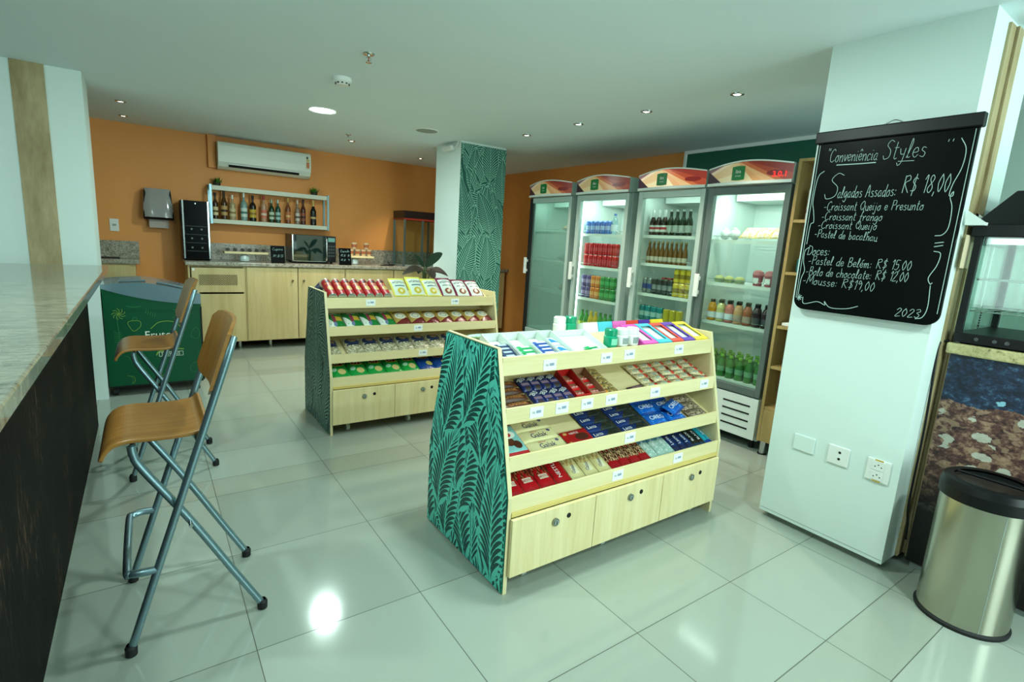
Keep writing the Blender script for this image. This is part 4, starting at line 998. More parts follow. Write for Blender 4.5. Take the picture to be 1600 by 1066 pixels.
for r, nm in ((0, 'front'), (1, 'back')):
    for i in range(4):
        bis.put(slot(G1, 1, 1.328 + 0.054 * i - 0.008 * r, 0.004 + 0.095 * r, 0.0), ORD[i] + ' dark blue wafer box in the %s row ' % nm + SS, 'dark blue wafer boxes')
def open_box(name, w, l, h, outer, inner, label, M, lidcol=None, front=None, text=None, tcol=None):
    t = thing(name, label, 'display box'); place(t, M)
    b = B(); k = 0.0025
    b.box((-w / 2, 0, 0), (w / 2, l, k), inner)
    if lidcol is not None: b.prism([(k, h * 0.5), (l - k, h * 0.72), (l - k, h * 0.72 + k), (k, h * 0.5 + k)], 'x', -w / 2 + k, w / 2 - k, inner)
    b.box((-w / 2, 0, k), (w / 2, k, h * 0.75), outer if front is None else front); b.box((-w / 2, l - k, k), (w / 2, l, h), outer)
    for s in (-1, 1): b.prism([(k, k), (l - k, k), (l - k, h), (k, h * 0.75)], 'x', s * w / 2 - (k if s > 0 else 0), s * w / 2 + (0 if s > 0 else k), outer)
    if lidcol is not None:      # coloured rim folded round the opening
        for s in (-1, 1): b.prism([(0, h * 0.75), (l, h), (l, h + 0.001), (0, h * 0.75 + 0.001)], 'x', s * w / 2, s * (w / 2 - w * 0.16), lidcol)
        b.box((-w / 2, l * 0.84, h), (w / 2, l, h + 0.001), lidcol); b.prism([(0, h * 0.75), (l * 0.15, h * 0.79), (l * 0.15, h * 0.79 + 0.001), (0, h * 0.75 + 0.001)], 'x', -w / 2, w / 2, lidcol)
    if text: b.text(text, (0, -0.0006, h * 0.22), (1, 0, 0), (0, 0, 1), h * 0.30, tcol, w * 0.85)
    b.done('carton', t)
    return t
KRAFT = mat('kraft_card', '#a9805e', 0.7); REDC = mat('red_card', '#bf1f1c', 0.4); WHC = mat('white_card', '#d8e2da', 0.6)
open_box('display_box', 0.085, 0.175, 0.042, REDC, KRAFT, 'left red open carton with kraft inside ' + SS, slot(G1, 1, 1.565, 0.011))
open_box('display_box', 0.085, 0.175, 0.042, KRAFT, KRAFT, 'right kraft open carton with red packets ' + SS, slot(G1, 1, 1.655, 0.011))
kit = packet('wafer_bar', 'wafers', 0.072, 0.034, 0.014, pack('red_wafer_wrap', '#c01a1c', [('ell', 0.5, 0.5, 0.35, 0.35, '#d8473c')], 0.25, crinkle=0.2), [('KitKat', 0.5, 0.34, 0.013, TW)], 3, 0.05)
for (x, nm) in ((1.565, 'left'), (1.655, 'right')):
    for i in range(3): kit.put(slot(G1, 1, x, 0.019 + 0.046 * i, 0.0035, 0.08), ORD[i] + ' red wafer packet from the front in the %s open carton' % nm, 'red wafer packets in open cartons')
gold = packet('cereal_bar', 'cereal bar', 0.098, 0.036, 0.020, pack('gold_wrap', '#4f3820', [('noise', 9, 0.52, '#c0a458'), ('noise', 14, 0.60, '#dccb90'), ('ell', 0.14, 0.5, 0.1, 0.4, '#e08a30')], 0.3, crinkle=0.3), (), 2.4, 0.06)
colput(gold, 5, 1.752, 0.039, 1, 'gold and brown bar from the front ' + SS, 'gold cereal bars on the second shelf', dx=-0.002, jit=0.08)
dark1 = packet('chocolate_bar', 'chocolate bar', 0.115, 0.036, 0.018, pack('plum_wrap', '#3a2030', [('rect', 0.2, 0.25, 0.8, 0.7, '#7a5a68')], 0.3, crinkle=0.3), (), 2.4, 0.06)
dark1.put(slot(G1, 1, 1.925, 0.004, 0, 0.1), 'single dark plum bar beside the empty gap ' + SS)
cer = packet('cereal_bar', 'cereal bar', 0.098, 0.036, 0.020, pack('cereal_wrap', '#cdbb88', [('noise', 8, 0.54, '#e6dcc0'), ('noise', 11, 0.60, '#7a5a3a'), ('ell', 0.78, 0.5, 0.18, 0.45, '#c83a2c'), ('rect', 0.2, 0.3, 0.6, 0.62, '#9fb0a0')], 0.3, crinkle=0.35), (), 2.4, 0.06)
for r in range(5):
    for i in range(5):
        cer.put(slot(G1, 1, 2.035 + 0.102 * i + random.uniform(-0.004, 0.004), 0.004 + 0.039 * r, 0.0, random.uniform(-0.07, 0.07)), '%s cream cereal bar from the left, %s row back ' % (ORD[i], ORD[r]) + SS, 'cream cereal bars on the second shelf')
for i in range(4): cer.put(slot(G1, 1, 2.10 + 0.10 * i, 0.03 + 0.03 * (i % 3), 0.0215, random.uniform(-0.3, 0.3)), ORD[i] + ' loose cereal bar from the left atop the cream cereal bars', 'loose cereal bars on top')
# ---- top shelf
TP = "on the near display's top shelf"
gum_navy = packet('gum_pack', 'chewing gum', 0.082, 0.022, 0.012, pack('gum_navy', '#22355a', [('rect', 0.3, 0.2, 0.8, 0.8, '#a8b8c4')], 0.3), (), 6, 0.02)
gum_green = packet('gum_pack', 'chewing gum', 0.082, 0.022, 0.012, pack('gum_green', '#1f9c5a', [('rect', 0.3, 0.25, 0.85, 0.8, '#cfe8d8')], 0.3), (), 6, 0.02)
gum_blue = packet('gum_pack', 'chewing gum', 0.078, 0.022, 0.012, pack('gum_blue', '#1f4f9c', [('rect', 0.25, 0.25, 0.9, 0.8, '#dfe8ee')], 0.3), (), 6, 0.02)
for (xa, xb, kind, nm, n) in ((1.142, 1.238, gum_navy, 'navy', 4), (1.243, 1.340, gum_green, 'green', 3), (1.345, 1.440, gum_blue, 'blue', 4)):
    open_box('display_box', xb - xa, 0.185, 0.040, WHC, WHC, 'white open carton of %s gum packs ' % nm + TP, slot(G1, 0, (xa + xb) / 2, 0.003))
    for i in range(n): kind.put(slot(G1, 0, (xa + xb) / 2, 0.010 + 0.0245 * i, 0.012 + 0.003 * i, 0.02), ORD[i] + ' %s gum pack from the front in its carton ' % nm + TP, nm + ' gum packs in a carton')
open_box('display_box', 0.075, 0.185, 0.040, WHC, WHC, 'narrow white open carton of pale blue bags ' + TP, slot(G1, 0, 1.483, 0.003))
sach = packet('sweet_sachet', 'sweets', 0.06, 0.07, 0.02, pack('pale_blue_sachet', '#cfe4ea', [('wave', 0.45, 0.18, 5, '#2f7fb0'), ('rect', 0, 0, 1, 0.2, '#dfeef0')], 0.25, crinkle=0.3), (), 2.2, 0.05)
for i in range(2): sach.put(slot(G1, 0, 1.483, 0.012 + 0.075 * i, 0.006), ('front', 'rear')[i] + ' pale blue sweet sachet in a narrow white carton ' + TP, 'pale blue sachets')
open_box('display_box', 0.205, 0.185, 0.034, WHC, WHC, 'wide nearly empty white carton ' + TP, slot(G1, 0, 1.632, 0.003))
for i in range(2): gum_green.put(slot(G1, 0, 1.668, 0.012 + 0.026 * i, 0.005, 0.1), ('front', 'rear')[i] + ' green gum pack in the wide nearly empty carton ' + TP, 'green gum in the wide carton')
def make_jar(col, cap, nm):
    def mk():
        t = thing('gum_jar', 'x', 'gum jar')
        b = B(); b.lathe([(0, 0), (0.030, 0.0), (0.033, 0.006), (0.033, 0.048), (0.028, 0.056)], col, 20); b.done('jar_body', t)
        b = B(); b.lathe([(0.029, 0.054), (0.031, 0.056), (0.031, 0.080), (0.026, 0.086), (0, 0.086)], cap, 20); b.done('cap', t)
        b = B(); b.T = Matrix.Rotation(math.radians(200), 4, 'Z')
        b.grid(lambda u, v: (0.0334 * math.cos(1.6 * u + 0.6), 0.0334 * math.sin(1.6 * u + 0.6), 0.012 + 0.030 * v), 10, 1, mat(nm + '_label', '#7fd0b0' if nm == 'green' else '#8c9a98', 0.4)); b.done('label', t)
        return t
    return Kind(mk)
jarg = make_jar(mat('green_jar', '#0d9a72', 0.2), mat('green_cap', '#0f8f68', 0.25), 'green'); jarw = make_jar(mat('white_jar', '#e8ecea', 0.25), WHITEP, 'white')
JT = Matrix.Rotation(math.radians(-17), 4, 'X')
jarg.put(slot(G1, 0, 1.785, 0.045, 0.011) @ JT, 'green gum jar at the front ' + TP); jarw.put(slot(G1, 0, 1.860, 0.045, 0.011) @ JT, 'left white gum jar next to the green jar ' + TP); jarw.put(slot(G1, 0, 1.932, 0.045, 0.011) @ JT, 'right white gum jar next to the pink carton ' + TP)
def col(nm, c): return mat('card_' + nm, c, 0.4)
cand = [('pink', '#d94fb0', 2.025, 0.105), ('cyan', '#35b6cc', 2.134, 0.105), ('red', '#d8402e', 2.236, 0.09), ('purple', '#5a2fa8', 2.330, 0.09), ('yellow', '#e6cf30', 2.433, 0.105)]
for nm, c, x, w in cand:
    open_box('candy_box', w, 0.185, 0.046, col(nm, c), WHC, nm + ' candy carton facing forward ' + TP, slot(G1, 0, x, 0.003), col(nm, c) if nm != 'yellow' else col(nm, c), None, 'mentos' if nm in ('pink', 'cyan', 'red', 'purple') else None, TW)
BK = "on the far side of the near display's top"
for nm, c, x, w in [('white', '#e6ebe6', 1.835, 0.10), ('cyan', '#4fc0d4', 1.94, 0.10), ('pink', '#dd6ab8', 2.045, 0.10), ('red', '#d8402e', 2.145, 0.09), ('purple', '#4a2a98', 2.24, 0.09), ('yellow', '#e6cf30', 2.345, 0.10)]:
    open_box('candy_box', w, 0.185, 0.052, col(nm + '_far', c), WHC, nm + ' candy carton ' + BK, slot(G1, 0, x, 0.004, 0, 0, True), col(nm + '_far', c))
jarg.put(slot(G1, 0, 1.745, 0.125, 0.011, 0, True) @ JT, 'green gum jar ' + BK); jarw.put(slot(G1, 0, 1.675, 0.125, 0.011, 0, True) @ JT, 'white gum jar ' + BK)
for i, (nm, c, x) in enumerate([('pale green', '#a8d8c0', 1.19), ('green', '#2aa070', 1.30), ('bright green', '#4cc07a', 1.41), ('pale pink', '#dcc0b0', 1.52)]):
    kk = packet('gum_packet', 'chewing gum', 0.10, 0.17, 0.03, pack('far_gum_%d' % i, c, [('noise', 9, 0.55, '#dfeee6'), ('noise', 12, 0.62, '#2f6a5a')], 0.3, crinkle=0.3), (), 3, 0.04)
    kk.put(slot(G1, 0, x, 0.02, 0.002, 0, True), nm + ' gum packet ' + BK)
# ---------------------------------------------------------------- further display: crisps
FT = "on the further display's top shelf"
def make_can(base, nm):
    def mk():
        t = thing('crisp_can', 'x', 'crisp can'); R = 0.031; L = 0.208
        b = B(); T0 = Matrix.Translation((0, 0, R)) @ Matrix.Rotation(-PI / 2, 4, 'X'); b.T = T0
        b.lathe([(0, 0.0), (R, 0.0), (R, 0.006)], CHROME, 22); b.lathe([(R, 0.006), (R, L - 0.012)], base, 22); b.done('tube', t)
        b = B(); b.T = T0; b.lathe([(R + 0.001, L - 0.012), (R + 0.001, L), (R - 0.004, L + 0.001), (0, L)], mat(nm + '_can_lid', '#b8a89a', 0.35), 22); b.done('lid', t)
        b = B()
        def wp(p): 
            a = p.x / (R + 0.0006); return Vector(((R + 0.0006) * math.sin(a), p.y, R + (R + 0.0006) * math.cos(a)))
        vs = [(0.0, 0.172), (0.0, 0.0)]
        b.T = None
        def patch(cx_, cy_, rx, ry, m, lift=0.0):
            b.grid(lambda u, v: wp(Vector((cx_ + rx * v * math.cos(2 * PI * u), cy_ + ry * v * math.sin(2 * PI * u), 0))) + Vector((0, 0, lift)), 16, 3, m, True)
        patch(0, 0.168, 0.016, 0.014, TBLK, 0.0003); patch(0, 0.080, 0.020, 0.030, mat('crisp_beige', '#d3a860', 0.5), 0.0003)
        b.text('Pringles', (0.0, 0.135, 0), (1, 0, 0), (0, 1, 0), 0.013, mat('pringle_yellow', '#f0d060', 0.4), 0.05, lambda p: wp(p) + Vector((0, 0, 0.0006)))
        b.text('Original', (0.0, 0.120, 0), (1, 0, 0), (0, 1, 0), 0.006, TW, 0.04, lambda p: wp(p) + Vector((0, 0, 0.0006)))
        b.done('print', t)
        return t
    return Kind(mk)
can = make_can(mat('red_can', '#b8141e', 0.45), 'red')
for i in range(7): can.put(slot(G2, 0, 1.056 + 0.0665 * i, 0.006, 0, random.uniform(-0.008, 0.008), tilt=8), ORD[i] + ' red crisp can from the left ' + FT, 'red crisp cans on the top shelf')
canb = make_can(mat('blue_can', '#123a8c', 0.25), 'blue'); canb.put(slot(G2, 0, 1.055, 0.006, 0, 0, True, tilt=4), 'blue crisp can on the far side of the top of the further display')
def bagk(nm, w, l, th, m, texts): return packet('crisp_bag', 'crisps', w, l, th, m, texts, 2.0, 0.045)
yel = bagk('y', 0.126, 0.20, 0.05, pack('yellow_bag', '#e6df5a', [('rect', 0.07, 0.0, 0.93, 0.86, '#dfe8d8'), ('ell', 0.5, 0.22, 0.24, 0.14, '#d6c048'), ('ell', 0.5, 0.22, 0.10, 0.07, '#efe9b0'), ('rect', 0, 0.0, 1, 0.04, '#d8d060'), ('rect', 0.2, 0.44, 0.8, 0.50, '#4a7a8c')], 0.25, crinkle=0.35), [('eQlibri', 0.5, 0.62, 0.024, TNAVY)])
pur = bagk('p', 0.126, 0.20, 0.05, pack('plum_bag', '#7a1f44', [('rect', 0.08, 0.0, 0.92, 0.84, '#dbe4dc'), ('ell', 0.5, 0.2, 0.25, 0.13, '#8a5a44'), ('ell', 0.5, 0.2, 0.10, 0.06, '#e8dcc8'), ('rect', 0.2, 0.44, 0.8, 0.50, '#8a9a98')], 0.25, crinkle=0.35), [('eQlibri', 0.5, 0.62, 0.024, TNAVY)])
for i, (x, v, h, tl) in enumerate([(1.575, 0.0, 0, 20), (1.709, 0.006, 0.0, 23), (1.842, 0.0, 0, 20)]): yel.put(slot(G2, 0, x, v + 0.019, h, random.uniform(-0.008, 0.008), tilt=tl), ORD[i] + ' yellow and white crisp bag from the left ' + FT, 'yellow and white crisp bags')
for i, (x, v, h, tl) in enumerate([(1.974, 0.004, 0, 22), (2.104, 0.0, 0, 19), (2.234, 0.0, 0, 17)]): pur.put(slot(G2, 0, x, v + 0.019, h, random.uniform(-0.008, 0.008), tilt=tl), ORD[i] + ' plum and white crisp bag from the left ' + FT, 'plum and white crisp bags')
FS = "on the further display's second shelf"
grn = bagk('g', 0.120, 0.19, 0.045, pack('green_bag', '#0f7a34', [('diag', -0.9, 1, 0.12, '#0c6a2c'), ('rect', 0.42, 0.3, 0.88, 0.58, '#c8a23a'), ('diag', -1.3, -0.9, -0.62, '#e0e8de'), ('ell', 0.42, 0.45, 0.10, 0.38, '#8a3a4c'), ('ell', 0.42, 0.14, 0.10, 0.1, '#6a78a0'), ('noise', 10, 0.66, '#39b060')], 0.22, crinkle=0.4), [('onic', 0.5, 0.72, 0.022, TW, 0.1)])
rowput(grn, 4, 1.078, 0.125, G2, 1, 'green crisp bag with yellow patch from the left ' + FS, 'green patterned crisp bags', jit=0.02)
tan_ = bagk('t', 0.120, 0.19, 0.045, pack('tan_bag', '#b89a52', [('diag', 1, 1, 1.15, '#c9b063'), ('diag', 0.35, -1, -0.10, '#6e1f22'), ('ell', 0.44, 0.50, 0.34, 0.22, '#e6e6d2'), ('ell', 0.44, 0.50, 0.21, 0.14, '#5a7a70'), ('ell', 0.44, 0.50, 0.18, 0.12, '#e6e6d2'), ('rect', 0, 0.86, 1, 1, '#c8b020'), ('rect', 0.1, 0.74, 0.9, 0.86, '#4a2420')], 0.22, crinkle=0.4), ())
rowput(tan_, 7, 1.577, 0.1225, G2, 1, 'tan and maroon crisp bag from the left ' + FS, 'tan and maroon crisp bags', jit=0.02)
F3 = "on the further display's third shelf"
clr = bagk('c', 0.126, 0.19, 0.045, pack('clear_blue_bag', '#a59f80', [('noise', 9, 0.54, '#d6d0b6'), ('noise', 12, 0.62, '#6a6450'), ('ell', 0.5, 0.70, 0.42, 0.26, '#2c3f66'), ('ell', 0.52, 0.76, 0.22, 0.14, '#a88a70'), ('rect', 0.1, 0.42, 0.9, 0.5, '#1d2c4c')], 0.2, crinkle=0.4), ())
bagk('c2', 0.072, 0.19, 0.04, _mats['clear_blue_bag'], ()).put(slot(G2, 2, 1.056, 0.004), 'narrow clear snack bag alone at the left end ' + F3)
rowput(clr, 7, 1.200, 0.130, G2, 2, 'blue and clear snack bag from the gap ' + F3, 'blue and clear snack bags', jit=0.015)
F4 = "on the further display's bottom shelf"
lay = bagk('l', 0.129, 0.19, 0.045, pack('lays_green', '#17963f', [('ell', 0.52, 0.66, 0.34, 0.13, '#d8b838'), ('ell', 0.52, 0.68, 0.31, 0.115, '#8c1f24'), ('ell', 0.60, 0.24, 0.22, 0.13, '#cdbb78'), ('ell', 0.22, 0.36, 0.14, 0.10, '#9fd0b0'), ('noise', 7, 0.66, '#3fc060', 0, 0.5)], 0.2, crinkle=0.4), [("Lay's", 0.52, 0.635, 0.030, TW, 0.05)])
rowput(lay, 5, 1.083, 0.133, G2, 3, 'green crisp bag with white lettering from the left ' + F4, 'green crisp bags on the bottom shelf', jit=0.015)
ruf = bagk('r', 0.129, 0.19, 0.045, pack('blue_bag', '#123f86', [('ell', 0.5, 0.72, 0.34, 0.16, '#8a5a48'), ('ell', 0.72, 0.30, 0.22, 0.12, '#c8b858'), ('noise', 7, 0.66, '#2f6ab8', 0, 0.5)], 0.2, crinkle=0.4), [('Ruffles', 0.5, 0.68, 0.024, TW, 0.06)])
rowput(ruf, 4, 1.748, 0.134, G2, 3, 'blue crisp bag beside the green bags ' + F4, 'blue crisp bags on the bottom shelf', jit=0.015)
# ---------------------------------------------------------------- drink fridges
FR_L = mat('fridge_frame_grey', '#a9bcb4', 0.35); FR_D = mat('fridge_frame_dark', '#5c6a66', 0.4); FR_W = mat('fridge_white', '#dfe8e2', 0.35); INNER = mat('fridge_inner', '#dbe8e2', 0.4)
SIDE = mat('fridge_side', '#a8beb6', 0.4)
def banner_mat(name, e, k):
    m = pack(name, '#dcb988', [('wave', 0.42, 0.22, 5.0, '#e6d0a4'), ('diag', -1.0, 0.20, -0.40, '#dba06c'), ('diag', -1.0, 0.28, -0.30, '#e0ae7c'), ('diag', -1.0, 0.42, -0.16, '#c4693f'), ('diag', -1.0, 0.42, -0.08, '#a8432c'),
               ('diag', -1.0, 0.7, 0.22, '#8c2f24'), ('diag', 1.0, 0.55, 1.18, '#e6cdb0'), ('diag', 1.0, 0.55, 1.28, '#8a6a70'), ('diag', 1.0, -0.30, 0.80, '#3a2430'), ('ell', 0.16, 0.35, 0.10, 0.14, '#7a1f1c')], 0.3, ('Y', 'Z'))
    t = NT(m); src = t.b.inputs['Base Color'].links[0].from_socket
    t.l.new(src, t.b.inputs['Emission Color']); t.b.inputs['Emission Strength'].default_value = e
    return m
HDR = banner_mat('fridge_banner', 0.10, 0); HDRB = banner_mat('fridge_banner_bright', 0.55, 1)
LOGO = mat('logo_green', '#0d7a3a', 0.4)
LED_T = mat('fridge_lamp', '#ffffff', 0.4, emit='#e8fff6', estr=5)
GL_DARK = glass('foggy_door_glass', (0.66, 0.82, 0.76, 1), 0.06, 0.05, 0.22)
GLASSD = glass('door_glass', (0.90, 0.97, 0.94, 1))
def fridge(label, yc, w, frame, banner, shelves, floor_z, lamp, side_lamp, gl, dark_edge=False, digits=None):
    t = thing('drinks_fridge', label, 'fridge', (3.6, yc, 0), 0, 'row of upright display fridges')
    h = w / 2; D = 0.66
    b = B()
    b.box((0.05, -h, 0.07), (D, -h + 0.03, 1.93), SIDE); b.box((0.05, h - 0.03, 0.07), (D, h, 1.93), SIDE)
    b.box((D - 0.03, -h + 0.03, 0.07), (D, h - 0.03, 1.93), INNER); b.box((0.05, -h + 0.03, 1.90), (D - 0.03, h - 0.03, 1.93), INNER)
    b.box((0.05, -h + 0.03, 0.40), (D - 0.03, h - 0.03, floor_z), INNER); b.box((0.05, -h + 0.03, 0.07), (0.08, h - 0.03, 0.40), FR_W)
    b.box((0.055, -h + 0.03, floor_z), (D - 0.03, -h + 0.034, 1.90), INNER); b.box((0.055, h - 0.034, floor_z), (D - 0.03, h - 0.03, 1.90), INNER)
    b.box((0.30, -h + 0.06, 1.845), (D - 0.03, h - 0.06, 1.90), INNER)
    b.done('cabinet', t)
    b = B(); b.box((0.0, -h + 0.005, 0.085), (0.05, h - 0.005, 0.395), FR_W)
    for k in range(4):
        z = 0.33 - k * 0.058
        for s in (-1, 1): b.box((-0.002, s * h * 0.47 - 0.11, z - 0.006), (0.001, s * h * 0.47 + 0.11, z + 0.006), DARK)
    b.done('lower_grille', t)
    for y in (-h + 0.06, h - 0.06):
        for x in (0.09, D - 0.06): b = B(); b.cyl((x, y, 0), (x, y, 0.07), 0.02, RUBBER, 10); b.done('foot', t)
    # door
    b = B(); fw = 0.045; z0, z1 = 0.405, 1.918
    b.box((0.0, -h + 0.004, z0), (0.045, -h + fw, z1), frame); b.box((0.0, h - fw - 0.01, z0), (0.045, h - 0.004, z1), RUBBER if dark_edge else frame)
    b.box((0.0, -h + fw, z1 - 0.055), (0.045, h - fw - 0.01, z1), frame); b.box((0.0, -h + fw, z0), (0.045, h - fw - 0.01, z0 + 0.055), frame)
    d = b.done('door', t, 0.004)
    b = B(); b.box((0.018, -h + fw, z0 + 0.055), (0.022, h - fw - 0.01, z1 - 0.055), gl); b.done('glass_pane', d)
    b = B(); b.box((-0.034, h - 0.034, 1.08), (-0.018, h + 0.006, 1.26), WHITEP); b.box((-0.02, h - 0.03, 1.10), (0.002, h - 0.012, 1.13), WHITEP); b.box((-0.02, h - 0.03, 1.21), (0.002, h - 0.012, 1.24), WHITEP); b.done('handle', d, 0.003)
    # banner head
    def fx(u): return -0.012 - 0.045 * math.sin(PI * u)
    def zt(u): return 2.045 + 0.035 * math.sin(PI * u)
    def sp_(u, v, o=0.0): return (fx(u) - o, h - w * u, 1.945 + (zt(u) - 1.945) * v)
    b = B(); b.grid(lambda u, v: sp_(u, v), 20, 4, banner, True, True); b.done('banner', t)
    b = B()
    b.grid(lambda u, v: (fx(u) - 0.006 + 0.50 * v, h - w * u, zt(u) + 0.010 - 0.01 * v), 20, 1, FR_W, True, True); b.grid(lambda u, v: (fx(u) - 0.006, h - w * u, zt(u) + 0.010 * v), 20, 1, FR_W, True, True)
    b.grid(lambda u, v: (fx(u) - 0.008 + 0.07 * v, h - w * u, 1.945), 20, 1, FR_W, True, False); b.grid(lambda u, v: (fx(u) - 0.008, h - w * u, 1.925 + 0.020 * v), 20, 1, FR_W, True, True)
    b.grid(lambda u, v: (fx(u) - 0.008 + 0.07 * v, h - w * u, 1.925), 20, 1, FR_W, True, True)
    for s, u in ((1, 0), (-1, 1)): b.add([(fx(u), s * h, 1.925), (0.49, s * h, 1.925), (0.49, s * h, zt(u)), (fx(u), s * h, zt(u) + 0.01)], [(3, 2, 1, 0) if s > 0 else (0, 1, 2, 3)], SIDE)
    b.done('banner_housing', t)
    b = B()
    u0 = 0.42
    def wp(p): u = (h - p.y) / w; return Vector((fx(u) - 0.0015, p.y, p.z))
    b.grid(lambda u, v: wp(Vector((0, h - w * (u0 + (u - 0.5) * 0.16), 1.957 + 0.092 * v + 0.008 * math.sin(PI * u) * (v - 0.5)))), 8, 2, LOGO, True, True)
    def wp2(p): q = wp(p); q.x -= 0.0012; return q
    b.text('ibis', (0, h - w * u0, 2.003), (0, -1, 0), (0, 0, 1), 0.024, TW, 0.07, wp2); b.text('STYLES', (0, h - w * u0, 1.978), (0, -1, 0), (0, 0, 1), 0.010, TW, 0.07, wp2)
    if digits:
        b.done('logo_sign', t); b = B()
        b.text(digits, (0, h - w * 0.87, 1.965), (0, -1, 0), (0, 0, 1), 0.036, mat('led_red', '#ff2020', 0.4, emit='#ff1a1a', estr=1.6), 0.13, wp2)
    b.done('led_display' if digits else 'logo_sign', t)
    for z in shelves:
        b = B()
        for k in range(18): x = 0.09 + k * 0.50 / 17; b.tube([(x, -h + 0.036, z - 0.004), (x, h - 0.036, z - 0.004)], 0.0022, FR_W, 5, caps=False)
        b.box((0.078, -h + 0.036, z - 0.026), (0.086, h - 0.036, z), FR_W); b.tube([(0.08, -h + 0.036, z + 0.026), (0.08, h - 0.036, z + 0.026)], 0.002, CHROME, 5)
        b.done('shelf', t)
    if lamp:
        b = B(); b.box((0.06, -h + 0.06, 1.872), (0.10, h - 0.08, 1.896), LED_T); b.done('lamp_tube', t)
        l = bpy.data.lights.new('fridge_light', 'AREA'); l.size = w - 0.2; l.size_y = 0.05; l.shape = 'RECTANGLE'; l.energy = lamp; l.color = (0.88, 1.0, 0.96)
        o = bpy.data.objects.new('lamp', l); o.parent = t; o.location = (0.11, 0, 1.865); o.rotation_euler = (0, math.radians(-25), PI / 2 * 0) ; o.rotation_euler = (0, math.radians(-30), 0); C.objects.link(o)
        l.size, l.size_y = 0.05, w - 0.2
    if side_lamp:
        b = B(); b.box((0.052, h - 0.050, 0.55), (0.068, h - 0.038, 1.86), LED_T); b.done('lamp_tube', t)
    return t
fridge('upright fridge with sandwiches and green bottles, nearest the chalkboard column', 2.25, 0.650, FR_D, HDR, (1.535, 1.205, 0.900), 0.47, 2.6, 0, GLASSD, digits='3.0.1')
fridge('upright fridge of beer bottles and yellow cans with the bright banner', 2.937, 0.685, FR_L, HDRB, (1.555, 1.310, 1.042, 0.795), 0.47, 0.45, 0, GLASSD)
fridge('upright fridge of red, purple and green soda cans with bright lit side', 3.737, 0.705, FR_L, HDR, (1.552, 1.230, 0.908, 0.570), 0.47, 2.2, 1, GLASSD)
fridge('upright fridge with dark misted empty-looking glass, furthest from the chalkboard', 4.522, 0.715, FR_L, HDR, (1.56, 1.24, 0.92), 0.47, 1.2, 0, GL_DARK, True)
def make_soda(body, nm, r=0.0325, h=0.115, band=None):
    def mk():
        t = thing('drink_can', 'x', 'drink can')
        b = B(); pr = [(0, 0.0), (r * 0.80, 0.0), (r, 0.008)]
        if band: pr += [(r, h * 0.30, band), (r, h * 0.62, body)]
        pr += [(r, h - 0.012), (r * 0.84, h - 0.003)]
        b.lathe(pr, body, 16); b.done('can_body', t)
        b = B(); b.lathe([(r * 0.84, h - 0.003), (r * 0.84, h), (r * 0.78, h - 0.004), (0, h - 0.004)], CHROME, 16); b.done('can_top', t)
        return t
    return Kind(mk)
def make_bottle(prof, body, cap, label, lab_z, cap_prof, nm='drink_bottle', n=14, foil=None):
    """prof: (r,z) list of the glass; label (material, z0, z1)"""
    def mk():
        t = thing(nm, 'x', 'bottle')
        b = B(); b.lathe(prof, body, n); b.done('bottle_body', t)
        b = B(); b.lathe(cap_prof, cap, n); b.done('cap', t)
        if label:
            z0, z1 = lab_z
            def rad(z):
                for (r0, a), (r1, c_) in zip(prof, prof[1:]):
                    if a <= z <= c_ and c_ > a: return r0 + (r1 - r0) * (z - a) / (c_ - a)
                return prof[1][0]
            b = B(); b.lathe([(rad(z0) + 0.0006, z0), (rad(z1) + 0.0006, z1)], label, n); b.done('label', t)
        return t
    return Kind(mk)
def F(x, y, z): return Matrix.Translation((3.6 + x, y, z + 0.001))
SF = lambda k: 'in the soda fridge, %s shelf' % k
blue_can = make_soda(mat('can_blue', '#4f78c8', 0.3, 0.3), 'b', 0.0325, 0.125, mat('can_blue_pale', '#a8bce6', 0.3, 0.2))
for i in range(5): blue_can.put(F(0.12, 4.0 - 0.069 * i, 1.552), ORD[i] + ' blue can from the left ' + SF('top'), 'blue cans in the soda fridge')
bp = [(0, 0), (0.030, 0.0), (0.032, 0.006), (0.032, 0.11), (0.026, 0.135), (0.013, 0.16), (0.012, 0.180)]
water = make_bottle(bp, glass('water_plastic', (0.75, 0.88, 0.92, 1)), mat('blue_cap', '#3a6ab0', 0.4), mat('water_label', '#d5e2ea', 0.5), (0.03, 0.09), [(0.0135, 0.176), (0.0135, 0.192), (0, 0.192)])
water.put(F(0.12, 3.652, 1.552), 'clear water bottle beside the blue cans ' + SF('top')); 
red_can = make_soda(mat('can_red', '#c01a22', 0.3, 0.2), 'r', 0.0325, 0.115, mat('can_red_band', '#c8444a', 0.3, 0.2))
for L in range(2):
    for i in range(7): red_can.put(F(0.12, 4.0 - 0.0675 * i, 1.230 + 0.116 * L), ORD[i] + ' red can from the left, %s layer, ' % ('lower', 'upper')[L] + 'in the soda fridge', 'red cans in the soda fridge')
pur_can = make_soda(mat('can_purple', '#4a3a86', 0.3, 0.2), 'p', 0.0325, 0.115, mat('can_purple_band', '#9a8ab8', 0.3, 0.2))
ora_can = make_soda(mat('can_orange', '#d8782a', 0.3, 0.2), 'o', 0.0325, 0.115, mat('can_orange_band', '#e8a868', 0.3, 0.2))
gre_can = make_soda(mat('can_green', '#1f8a44', 0.3, 0.2), 'g', 0.0325, 0.115, mat('can_green_band', '#4ab068', 0.3, 0.2))
